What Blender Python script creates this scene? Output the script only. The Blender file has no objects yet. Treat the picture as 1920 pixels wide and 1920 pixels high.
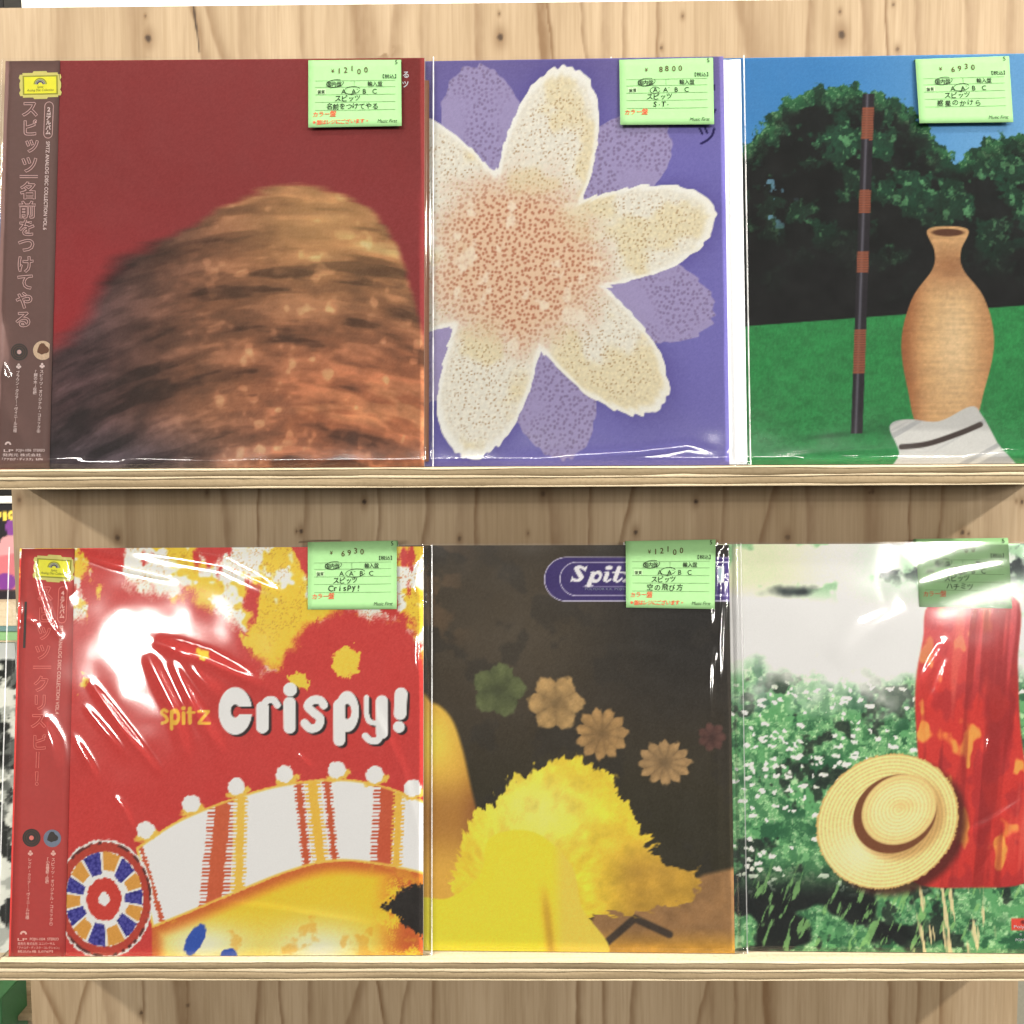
import bpy, math
import numpy as np

# ------------------------------------------------------------------ camera
SC = bpy.context.scene
COL = SC.collection
FPX = 2060.0                                    # focal length in pixels of a 1920 px wide frame
CAM = np.array([0.0, -0.86, 1.45])
_p, _y, _r = math.radians(4.2), math.radians(0.72), -0.0055
FW = np.array([-math.sin(_y) * math.cos(_p), math.cos(_y) * math.cos(_p), -math.sin(_p)])
_ri = np.cross(FW, [0, 0, 1.0]); _ri /= np.linalg.norm(_ri)
_up = np.cross(_ri, FW)
RI = math.cos(_r) * _ri + math.sin(_r) * _up
UP = -math.sin(_r) * _ri + math.cos(_r) * _up
from mathutils import Matrix
cd = bpy.data.cameras.new("camera")
cd.sensor_width = 36.0
cd.lens = FPX / 1920 * 36
cd.clip_start, cd.clip_end = 0.02, 50
co = bpy.data.objects.new("camera", cd)
COL.objects.link(co)
m = Matrix.Identity(4)
for i in range(3):
    m[i][0], m[i][1], m[i][2], m[i][3] = RI[i], UP[i], -FW[i], CAM[i]
co.matrix_world = m
SC.camera = co

# ------------------------------------------------------------------ world, lamps, exposure
wd = bpy.data.worlds.new("World"); SC.world = wd; wd.use_nodes = True
wd.node_tree.nodes["Background"].inputs[0].default_value = (1.0, 0.95, 0.87, 1)
wd.node_tree.nodes["Background"].inputs[1].default_value = 0.165

def lamp(name, loc, target, sx, sy, power, col=(1.0, 0.955, 0.88), shape='RECTANGLE'):
    l = bpy.data.lights.new(name, 'AREA'); l.shape = shape
    l.size, l.size_y, l.energy, l.color = sx, sy, power, col
    o = bpy.data.objects.new(name, l); COL.objects.link(o)
    from mathutils import Vector
    d = Vector(target) - Vector(loc)
    o.location = loc
    o.rotation_euler = d.to_track_quat('-Z', 'Y').to_euler()
    return o
# shop ceiling lamps behind and beside the photographer, plus one added fill row
lamp("ceiling_lamp_overhead_left", (-0.85, -1.20, 2.92), (-0.1, 0, 1.3), 0.9, 0.10, 11)
lamp("ceiling_lamp_overhead_right", (0.90, -1.22, 2.92), (0.1, 0, 1.3), 0.9, 0.10, 13)
lamp("ceiling_lamp_side_left", (-2.35, -1.25, 2.66), (0, 0, 1.3), 0.14, 0.14, 62)
lamp("ceiling_lamp_side_right", (2.25, -1.25, 2.70), (0, 0, 1.3), 0.11, 0.11, 76)
lamp("ceiling_lamp_far_right", (3.3, -3.3, 2.40), (0, 0, 1.3), 0.3, 0.2, 26)
lamp("fill_lamp_row_behind", (0.2, -6.2, 2.86), (0, 0, 1.3), 4.0, 0.22, 98)  # added frontal fill, brightens the lower row without glare on the sleeves
lamp("ceiling_lamp_back_left", (-5.9, -17.2, 2.95), (0, 0, 1.3), 1.9, 1.5, 560, shape='ELLIPSE')
lamp("ceiling_lamp_back_right", (3.50, -9.1, 2.87), (0, 0, 1.3), 0.95, 0.62, 150, shape='ELLIPSE')

SC.view_settings.view_transform = 'Standard'
SC.view_settings.look = 'None'
SC.view_settings.exposure = 0.60
SC.view_settings.gamma = 1.0
SC.view_settings.use_curve_mapping = False
SC.render.engine = 'CYCLES'
SC.cycles.max_bounces = 8
SC.cycles.transparent_max_bounces = 24
SC.cycles.caustics_reflective = False
SC.cycles.caustics_refractive = False
SC.cycles.use_denoising = True

# ------------------------------------------------------------------ pixel <-> world helpers
def rays(px, py):
    px = np.asarray(px, float); py = np.asarray(py, float)
    return FW + RI * ((px - 960) / FPX)[..., None] - UP * ((py - 960) / FPX)[..., None]
def proj(P):
    d = np.asarray(P, float) - CAM
    z = d @ FW
    return 960 + FPX * (d @ RI) / z, 960 - FPX * (d @ UP) / z
def on_plane(px, py, P0, n):
    d = rays(px, py)
    t = ((P0 - CAM) @ n) / (d @ n)
    return CAM + d * t[..., None]
def at(px, py, Y):
    return on_plane(np.array(float(px)), np.array(float(py)), np.array([0, Y, 0.0]), np.array([0, 1.0, 0]))

# ------------------------------------------------------------------ scene helpers
def link(name, me, mat=None, parent=None):
    o = bpy.data.objects.new(name, me); COL.objects.link(o)
    if mat is not None: me.materials.append(mat)
    if parent is not None:
        o.parent = parent
        if parent.type == 'EMPTY': o.matrix_parent_inverse = Matrix.Translation(-parent.location)
    return o
def mesh(name, V, F, mat=None, parent=None, smooth=False):
    me = bpy.data.meshes.new(name)
    me.from_pydata([tuple(map(float, v)) for v in V], [], [tuple(map(int, f)) for f in F])
    me.update()
    if smooth: me.polygons.foreach_set("use_smooth", [True] * len(me.polygons))
    return link(name, me, mat, parent)
def empty(name, loc=(0, 0, 0)):
    o = bpy.data.objects.new(name, None); COL.objects.link(o)
    o.empty_display_size = 0.05; o.location = [float(v) for v in loc]
    return o
def tag(o, label, cat, group=None, kind=None):
    o["label"] = label; o["category"] = cat
    if group: o["group"] = group
    if kind: o["kind"] = kind
    return o
def grid_mesh(name, P, mat=None, parent=None, smooth=True, color=None, extra=None):
    """P: (ny, nx, 3) array of points -> quad grid, optional linear colour (ny,nx,3)."""
    ny, nx = P.shape[:2]
    me = bpy.data.meshes.new(name)
    idx = np.arange(ny * nx).reshape(ny, nx)
    q = np.stack([idx[:-1, :-1], idx[:-1, 1:], idx[1:, 1:], idx[1:, :-1]], -1).reshape(-1, 4)
    me.vertices.add(ny * nx); me.vertices.foreach_set("co", P.reshape(-1).astype(np.float32))
    me.loops.add(q.size); me.loops.foreach_set("vertex_index", q.reshape(-1).astype(np.int32))
    me.polygons.add(len(q)); me.polygons.foreach_set("loop_start", np.arange(0, q.size, 4, dtype=np.int32))
    me.polygons.foreach_set("loop_total", np.full(len(q), 4, np.int32))
    me.update(calc_edges=True)
    if smooth: me.polygons.foreach_set("use_smooth", np.ones(len(q), bool))
    if color is not None:
        a = me.color_attributes.new("Col", 'FLOAT_COLOR', 'POINT')
        c = np.ones((ny * nx, 4), np.float32); c[:, :3] = np.clip(color.reshape(-1, 3), 0, 1)
        a.data.foreach_set("color", c.reshape(-1))
    if extra is not None:
        for k, v in extra.items():
            a = me.attributes.new(k, 'FLOAT', 'POINT')
            a.data.foreach_set("value", v.reshape(-1).astype(np.float32))
    return link(name, me, mat, parent)
def box(name, lo, hi, mat, parent=None, bev=0.0006):
    x0, y0, z0 = lo; x1, y1, z1 = hi
    import bmesh
    bm = bmesh.new()
    bmesh.ops.create_cube(bm, size=1)
    for v in bm.verts:
        v.co = ((x0 + x1) / 2 + v.co.x * (x1 - x0), (y0 + y1) / 2 + v.co.y * (y1 - y0), (z0 + z1) / 2 + v.co.z * (z1 - z0))
    if bev: bmesh.ops.bevel(bm, geom=bm.edges[:], offset=bev, segments=2, affect='EDGES')
    me = bpy.data.meshes.new(name); bm.to_mesh(me); bm.free()
    return link(name, me, mat, parent)
def closed_sheet(name, front, back, mat, parent=None):
    """front/back: (ny,nx,3) grids -> closed thin sheet."""
    ny, nx = front.shape[:2]; n = ny * nx
    V = np.concatenate([front.reshape(-1, 3), back.reshape(-1, 3)])
    idx = np.arange(n).reshape(ny, nx); F = []
    for j in range(ny - 1):
        for i in range(nx - 1):
            a, b, c, d = idx[j, i], idx[j, i + 1], idx[j + 1, i + 1], idx[j + 1, i]
            F.append((a, b, c, d)); F.append((d + n, c + n, b + n, a + n))
    rim = list(idx[0, :]) + list(idx[1:, -1]) + list(idx[-1, -2::-1]) + list(idx[-2:0:-1, 0])
    for k in range(len(rim)):
        a, b = rim[k], rim[(k + 1) % len(rim)]
        F.append((b, a, a + n, b + n))
    return mesh(name, V, F, mat, parent, True)

# ------------------------------------------------------------------ numpy painting helpers
def lin(c):
    c = np.asarray(c, float) / 255.0
    return np.where(c <= 0.04045, c / 12.92, ((np.maximum(c, 0) + 0.055) / 1.055) ** 2.4)
def sm(a, b, x):
    t = np.clip((x - a) / (b - a), 0, 1)
    return t * t * (3 - 2 * t)
def vnoise(x, y, seed=0):
    rs = np.random.RandomState(seed); T = rs.rand(256, 256)
    xi = np.floor(x).astype(int); yi = np.floor(y).astype(int)
    fx = x - xi; fy = y - yi
    fx = fx * fx * (3 - 2 * fx); fy = fy * fy * (3 - 2 * fy)
    g = lambda a, b: T[a % 256, b % 256]
    return (g(xi, yi) * (1 - fx) + g(xi + 1, yi) * fx) * (1 - fy) + (g(xi, yi + 1) * (1 - fx) + g(xi + 1, yi + 1) * fx) * fy
def fbm(x, y, s, octv=4, seed=0, gain=0.5):
    o = 0; a = 1; t = 0
    for k in range(octv):
        o = o + a * vnoise(x / s * 2 ** k + 17.3 * k, y / s * 2 ** k + 9.1 * k, seed + k); t += a; a *= gain
    return o / t
def worley(x, y, s, seed=0, jit=0.9):
    rs = np.random.RandomState(seed); J = rs.rand(128, 128, 3)
    gx, gy = x / s, y / s
    xi = np.floor(gx).astype(int); yi = np.floor(gy).astype(int)
    d1 = np.full(x.shape, 9.0); idv = np.zeros(x.shape)
    for a in (-1, 0, 1):
        for b in (-1, 0, 1):
            j = J[(xi + a) % 128, (yi + b) % 128]
            d = np.hypot(xi + a + 0.5 + (j[..., 0] - .5) * jit - gx, yi + b + 0.5 + (j[..., 1] - .5) * jit - gy)
            k = d < d1
            d1 = np.where(k, d, d1); idv = np.where(k, j[..., 2], idv)
    return d1, idv
def seg_d(x, y, pts):
    d = np.full(x.shape, 1e9)
    for (ax, ay), (bx, by) in zip(pts[:-1], pts[1:]):
        vx, vy = bx - ax, by - ay
        t = np.clip(((x - ax) * vx + (y - ay) * vy) / (vx * vx + vy * vy + 1e-9), 0, 1)
        d = np.minimum(d, np.hypot(x - ax - t * vx, y - ay - t * vy))
    return d
def poly_sd(x, y, pts):
    d = seg_d(x, y, list(pts) + [pts[0]])
    ins = np.zeros(x.shape, bool)
    n = len(pts)
    for i in range(n):
        x0, y0 = pts[i]; x1, y1 = pts[(i + 1) % n]
        if y0 == y1: continue
        c = ((y0 > y) != (y1 > y)) & (x < (x1 - x0) * (y - y0) / (y1 - y0) + x0)
        ins ^= c
    return np.where(ins, -d, d)
def ell_d(x, y, cx, cy, rx, ry, rot=0.0):
    c, s = math.cos(rot), math.sin(rot)
    u = ((x - cx) * c + (y - cy) * s); v = (-(x - cx) * s + (y - cy) * c)
    k = np.hypot(u / rx, v / ry)
    return (k - 1) * min(rx, ry)
def spline(pts, n=12, closed=False):
    P = np.array(pts, float); out = []
    m_ = len(P)
    rng = range(m_ if closed else m_ - 1)
    for i in rng:
        if closed: p0, p1, p2, p3 = P[(i - 1) % m_], P[i], P[(i + 1) % m_], P[(i + 2) % m_]
        else: p0, p1, p2, p3 = P[max(i - 1, 0)], P[i], P[i + 1], P[min(i + 2, m_ - 1)]
        for k in range(n):
            t = k / n
            out.append(tuple(0.5 * ((2 * p1) + (-p0 + p2) * t + (2 * p0 - 5 * p1 + 4 * p2 - p3) * t * t + (-p0 + 3 * p1 - 3 * p2 + p3) * t ** 3)))
    if not closed: out.append(tuple(P[-1]))
    return out
def over(img, col, a):
    col = np.asarray(col, float)
    return img * (1 - a[..., None]) + col * a[..., None]
def cov(d, w=1.1):                       # anti-aliased coverage of a signed distance
    return 1 - sm(-w, w, d)

# ------------------------------------------------------------------ materials (node based)
def new_mat(name):
    m_ = bpy.data.materials.new(name); m_.use_nodes = True
    nt = m_.node_tree
    return m_, nt, nt.nodes["Principled BSDF"]
def noise(nt, scale, detail=4, rough=0.6, vec=None, vscale=None):
    n = nt.nodes.new("ShaderNodeTexNoise")
    n.inputs["Scale"].default_value = scale; n.inputs["Detail"].default_value = detail; n.inputs["Roughness"].default_value = rough
    tc = nt.nodes.new("ShaderNodeTexCoord")
    if vscale:
        mp = nt.nodes.new("ShaderNodeMapping"); mp.inputs["Scale"].default_value = vscale
        nt.links.new(tc.outputs["Object"], mp.inputs["Vector"]); nt.links.new(mp.outputs[0], n.inputs["Vector"])
    else: nt.links.new(tc.outputs["Object"], n.inputs["Vector"])
    return n
def ramp(nt, src, stops):
    r = nt.nodes.new("ShaderNodeValToRGB")
    e = r.color_ramp.elements
    while len(e) < len(stops): e.new(0.5)
    for k, (p, c) in enumerate(stops):
        e[k].position = p; e[k].color = (*c, 1)
    nt.links.new(src, r.inputs[0])
    return r
def mixc(nt, kind, a, b, fac):
    n = nt.nodes.new("ShaderNodeMix"); n.data_type = 'RGBA'; n.blend_type = kind
    if isinstance(fac, float): n.inputs[0].default_value = fac
    else: nt.links.new(fac, n.inputs[0])
    for k, s in ((6, a), (7, b)):
        if isinstance(s, tuple): n.inputs[k].default_value = (*s, 1)
        else: nt.links.new(s, n.inputs[k])
    return n.outputs[2]
def bump(nt, b, src, strength, dist):
    n = nt.nodes.new("ShaderNodeBump"); n.inputs["Strength"].default_value = strength; n.inputs["Distance"].default_value = dist
    nt.links.new(src, n.inputs["Height"]); nt.links.new(n.outputs[0], b.inputs["Normal"])
def plain(name, rgb255, rough=0.6, var=0.08, scale=300, spec=0.12):
    """printed paper, card or ink of one colour with a little unevenness"""
    m_, nt, b = new_mat(name)
    c = tuple(lin(rgb255))
    n = noise(nt, scale)
    r = ramp(nt, n.outputs["Fac"], [(0.3, tuple(np.clip(np.array(c) * (1 - var), 0, 1))), (0.7, tuple(np.clip(np.array(c) * (1 + var), 0, 1)))])
    nt.links.new(r.outputs[0], b.inputs["Base Color"])
    b.inputs["Roughness"].default_value = rough
    b.inputs["Specular IOR Level"].default_value = spec
    return m_
def mat_print():
    m_, nt, b = new_mat("printed_card")
    a = nt.nodes.new("ShaderNodeAttribute"); a.attribute_name = "Col"
    n = noise(nt, 1400, 2)
    r = ramp(nt, n.outputs["Fac"], [(0.3, (0.93,) * 3), (0.7, (1.0,) * 3)])
    nt.links.new(mixc(nt, 'MULTIPLY', a.outputs["Color"], r.outputs[0], 1.0), b.inputs["Base Color"])
    b.inputs["Roughness"].default_value = 0.5
    b.inputs["Specular IOR Level"].default_value = 0.06
    return m_
def mat_board():
    m_, nt, b = new_mat("plywood_face")
    a = nt.nodes.new("ShaderNodeAttribute"); a.attribute_name = "streak"
    k = nt.nodes.new("ShaderNodeAttribute"); k.attribute_name = "knot"
    n1 = noise(nt, 1.0, 5, 0.6, vscale=(8, 3, 1.1))
    base = ramp(nt, n1.outputs["Fac"], [(0.30, (0.215, 0.150, 0.082)), (0.46, (0.272, 0.200, 0.122)), (0.58, (0.318, 0.240, 0.152)), (0.72, (0.385, 0.300, 0.198))])
    n2 = noise(nt, 1.0, 2, 0.6, vscale=(330, 20, 11))
    fine = ramp(nt, n2.outputs["Fac"], [(0.33, (0.80, 0.76, 0.70)), (0.6, (1.0, 1.0, 1.0))])
    c = mixc(nt, 'MULTIPLY', base.outputs[0], fine.outputs[0], 0.6)
    n3 = noise(nt, 1.0, 4, 0.65, vscale=(150, 20, 16))
    c = mixc(nt, 'MULTIPLY', c, ramp(nt, n3.outputs["Fac"], [(0.30, (0.74, 0.66, 0.56)), (0.52, (1, 1, 1))]).outputs[0], 0.12)
    c = mixc(nt, 'MIX', c, (0.135, 0.078, 0.036), a.outputs["Fac"])
    c = mixc(nt, 'MIX', c, (0.030, 0.016, 0.008), k.outputs["Fac"])
    nt.links.new(c, b.inputs["Base Color"])
    b.inputs["Roughness"].default_value = 0.62
    b.inputs["Specular IOR Level"].default_value = 0.25
    bump(nt, b, n2.outputs["Fac"], 0.25, 0.0004)
    return m_
def mat_ply(name, dark, light, sx=8, sz=150, gaps=0.0):
    m_, nt, b = new_mat(name)
    n = noise(nt, 1.0, 6, 0.65, vscale=(sx, 200, sz))
    r = ramp(nt, n.outputs["Fac"], [(0.30, dark), (0.62, light)])
    n2 = noise(nt, 1.0, 3, 0.6, vscale=(420, 300, 500))
    c = mixc(nt, 'MULTIPLY', r.outputs[0], ramp(nt, n2.outputs["Fac"], [(0.25, (0.72, 0.69, 0.64)), (0.55, (1, 1, 1))]).outputs[0], 0.55)
    if gaps:
        n3 = noise(nt, 1.0, 2, 0.5, vscale=(34, 60, 420))
        g = ramp(nt, n3.outputs["Fac"], [(0.20, (0.12, 0.075, 0.04)), (0.27, (1, 1, 1))])
        c = mixc(nt, 'MULTIPLY', c, g.outputs[0], gaps)
    nt.links.new(c, b.inputs["Base Color"])
    b.inputs["Roughness"].default_value = 0.75
    b.inputs["Specular IOR Level"].default_value = 0.2
    bump(nt, b, n.outputs["Fac"], 0.5, 0.0008)
    return m_
def mat_film(name, rough=0.07, haze=0.005):
    m_, nt, b = new_mat(name)
    nt.nodes.remove(b)
    out = nt.nodes["Material Output"]
    tr = nt.nodes.new("ShaderNodeBsdfTransparent"); tr.inputs[0].default_value = (0.985, 0.985, 0.985, 1)
    gl = nt.nodes.new("ShaderNodeBsdfGlossy"); gl.inputs["Roughness"].default_value = rough
    gl.inputs["Color"].default_value = (1, 1, 1, 1)
    df = nt.nodes.new("ShaderNodeBsdfDiffuse"); df.inputs[0].default_value = (0.9, 0.9, 0.9, 1)
    fr = nt.nodes.new("ShaderNodeFresnel"); fr.inputs[0].default_value = 1.44
    n = noise(nt, 60, 3)
    r = ramp(nt, n.outputs["Fac"], [(0.35, (haze * 0.5,) * 3), (0.7, (haze,) * 3)])
    m1 = nt.nodes.new("ShaderNodeMixShader"); m2 = nt.nodes.new("ShaderNodeMixShader")
    nt.links.new(r.outputs[0], m1.inputs[0]); nt.links.new(tr.outputs[0], m1.inputs[1]); nt.links.new(df.outputs[0], m1.inputs[2])
    nt.links.new(fr.outputs[0], m2.inputs[0]); nt.links.new(m1.outputs[0], m2.inputs[1]); nt.links.new(gl.outputs[0], m2.inputs[2])
    nt.links.new(m2.outputs[0], out.inputs["Surface"])
    return m_

M_PRINT = mat_print()
M_BOARD = mat_board()
M_PLY_D = mat_ply("plywood_core_dark", (0.110, 0.081, 0.045), (0.20, 0.154, 0.092), gaps=0.85)
M_PLY_M = mat_ply("plywood_core_mid", (0.145, 0.107, 0.060), (0.25, 0.19, 0.114), gaps=0.6)
M_PLY_L = mat_ply("plywood_veneer_light", (0.45, 0.36, 0.235), (0.57, 0.47, 0.325))
M_PLY_V = mat_ply("plywood_veneer_edge", (0.32, 0.26, 0.17), (0.44, 0.365, 0.25))
M_FILM = mat_film("clear_film")
M_FILM_EDGE = mat_film("clear_film_seam", 0.2, 0.5)
M_WALL = plain("white_painted_wall", (236, 232, 222), 0.8, 0.03, 30)
M_TAG = plain("pale_green_paper", (126, 166, 114), 0.7, 0.035, 220)
M_INK = plain("black_print_ink", (30, 38, 28), 0.6)
M_INK2 = plain("grey_print_ink", (92, 108, 84), 0.6)
M_LINE = plain("ruled_line_ink", (92, 120, 82), 0.6)
M_PEN = plain("pen_ink", (26, 32, 24), 0.6)
M_RED = plain("red_pen_ink", (176, 52, 34), 0.6)
M_STAMP = plain("stamp_ink", (70, 58, 36), 0.6)
M_GREYBOX = plain("grey_print_block", (150, 182, 136), 0.6)
M_PINK = plain("pink_band_print", (206, 168, 164), 0.55)
M_PALE = plain("pale_band_print", (222, 200, 196), 0.55)
M_ROSE = plain("rose_band_print", (238, 128, 118), 0.55)
M_ROSEP = plain("pale_rose_band_print", (248, 190, 178), 0.55)
M_BROWN = plain("brown_band_paper", (104, 77, 72), 0.5, 0.04)
M_REDBAND = plain("red_band_paper", (190, 66, 62), 0.5, 0.04)
M_YEL = plain("yellow_emblem_print", (236, 232, 60), 0.5, 0.03)
M_OLIVE = plain("olive_emblem_print", (150, 150, 52), 0.5, 0.05)
M_CREAMY = plain("cream_emblem_print", (214, 206, 116), 0.5, 0.04)
M_VINYL = plain("dark_disc_print", (62, 56, 54), 0.5, 0.1)
M_WHITE = plain("white_paper", (206, 208, 212), 0.6, 0.02)
M_CARD = plain("grey_card_edge", (176, 168, 160), 0.7)
M_DULLBROWN = plain("dull_brown_paper", (104, 70, 52), 0.6)
M_NAVY = plain("navy_print", (62, 48, 112), 0.5)
M_BLUEG = plain("blue_grey_print", (120, 130, 150), 0.5)
M_CREAMD = plain("cream_disc_print", (206, 178, 150), 0.5, 0.15, 900)

# ------------------------------------------------------------------ lettering
_tc = {}
def glyphs(s, outline=0.0, bold=0.0, shear=0.0):
    """flat mesh of a string at size 1, as (V2, faces); with outline > 0 only the contour, as thin tubes"""
    key = (s, outline, bold, shear)
    if key in _tc: return _tc[key]
    cu = bpy.data.curves.new("t", 'FONT'); cu.body = s; cu.resolution_u = 3; cu.shear = shear
    cu.offset = bold
    cu.fill_mode = 'FRONT'
    o = bpy.data.objects.new("t", cu); COL.objects.link(o)
    dg = bpy.context.evaluated_depsgraph_get()
    me = o.evaluated_get(dg).to_mesh()
    V = np.array([tuple(v.co) for v in me.vertices]).reshape(-1, 3)
    F = [tuple(p.vertices) for p in me.polygons]
    o.evaluated_get(dg).to_mesh_clear()
    bpy.data.objects.remove(o); bpy.data.curves.remove(cu)
    if outline:                                  # keep only the contour, as a thin ribbon of even width
        from collections import defaultdict
        cnt = defaultdict(int); P2 = {}; rk = {}
        kid = lambda i: rk.setdefault(tuple(np.round(V[i, :2], 5)), i)
        for f in F:
            for a, b in zip(f, f[1:] + f[:1]): cnt[(kid(a), kid(b))] += 1
        nxt = {}
        for (a, b), c in cnt.items():
            if (b, a) not in cnt and a != b: nxt[a] = b
        VV = []; FF = []
        while nxt:
            a = next(iter(nxt)); loop = []
            while a in nxt: loop.append(V[a, :2]); a = nxt.pop(a)
            n = len(loop)
            if n < 4: continue
            b0 = len(VV)
            for k in range(n):
                t = loop[(k + 1) % n] - loop[k - 1]; t = t / (np.linalg.norm(t) + 1e-9); nn = np.array([-t[1], t[0]]) * outline
                VV += [(*(loop[k] + nn), 0), (*(loop[k] - nn), 0)]
            for k in range(n):
                q = (k + 1) % n; FF.append((b0 + 2 * k, b0 + 2 * k + 1, b0 + 2 * q + 1, b0 + 2 * q))
        V, F = np.array(VV).reshape(-1, 3), FF
    _tc[key] = (V, F)
    return V, F
class Ink:
    """collects flat print in photo-plane units and lays it on a surface"""
    def __init__(self): self.V = []; self.F = []; self.n = 0
    def add(self, V, F):
        self.V.append(np.asarray(V, float).reshape(-1, 2)); self.F += [tuple(i + self.n for i in f) for f in F]; self.n += len(V)
    def text(self, s, xc, yc, em, w=None, rot=0.0, shear=0.0, outline=0.0, bold=0.0, sx=1.0):
        V, F = glyphs(s, outline, bold, shear)
        if not len(V): return
        P = V[:, :2].copy(); lo, hi = P.min(0), P.max(0)
        P -= (lo + hi) / 2
        k = em
        kx = (w / (hi[0] - lo[0])) if w else em * sx
        P[:, 0] *= kx; P[:, 1] *= -k
        c, s_ = math.cos(rot), math.sin(rot)
        P = np.stack([P[:, 0] * c - P[:, 1] * s_, P[:, 0] * s_ + P[:, 1] * c], -1)
        self.add(P + [xc, yc], F)
    def line(self, pts, w, closed=False):
        pts = [np.array(p, float) for p in pts]
        n = len(pts); V = []
        for i in range(n):
            a = pts[(i - 1) % n] if (closed or i > 0) else pts[i]
            b = pts[(i + 1) % n] if (closed or i < n - 1) else pts[i]
            t = b - a; t /= np.linalg.norm(t) + 1e-9
            nn = np.array([-t[1], t[0]]) * w / 2
            V += [pts[i] + nn, pts[i] - nn]
        F = [(2 * i, 2 * i + 1, 2 * ((i + 1) % n) + 1, 2 * ((i + 1) % n)) for i in range(n if closed else n - 1)]
        self.add(V, F)
    def poly(self, pts): self.add(pts, [tuple(range(len(pts)))])
    def ring(self, cx, cy, rx, ry, w, rot=0, a0=0, a1=2 * math.pi, n=28):
        cl = abs(a1 - a0 - 2 * math.pi) < 1e-6
        c, s = math.cos(rot), math.sin(rot)
        pts = []
        for k in range(n if cl else n + 1):
            a = a0 + (a1 - a0) * k / n
            u, v = rx * math.cos(a), ry * math.sin(a)
            pts.append((cx + u * c - v * s, cy + u * s + v * c))
        self.line(pts, w, cl)
    def disc(self, cx, cy, rx, ry, n=28):
        self.poly([(cx + rx * math.cos(2 * math.pi * k / n), cy + ry * math.sin(2 * math.pi * k / n)) for k in range(n)])
    def lay(self, name, surf, lift, mat, parent):
        if not self.V: return None
        P = np.concatenate(self.V)
        o = mesh(name, surf(P[:, 0], P[:, 1], lift), self.F, mat, parent)
        if len(self.V) > 1: o["kind"] = "stuff"    # lettering too fine to pick apart stroke by stroke
        return o

# ------------------------------------------------------------------ rack: back board and shelves
YB = 0.010                                      # front face of the back board
Z1 = float(at(960, 876, -.06)[2]); Z2 = float(at(960, 1803, -.06)[2])
ZT = float(at(960, 5, YB)[2])
rack = tag(empty("display_rack"), "pale plywood display board with two narrow plywood ledges holding the records", "display rack")

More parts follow.
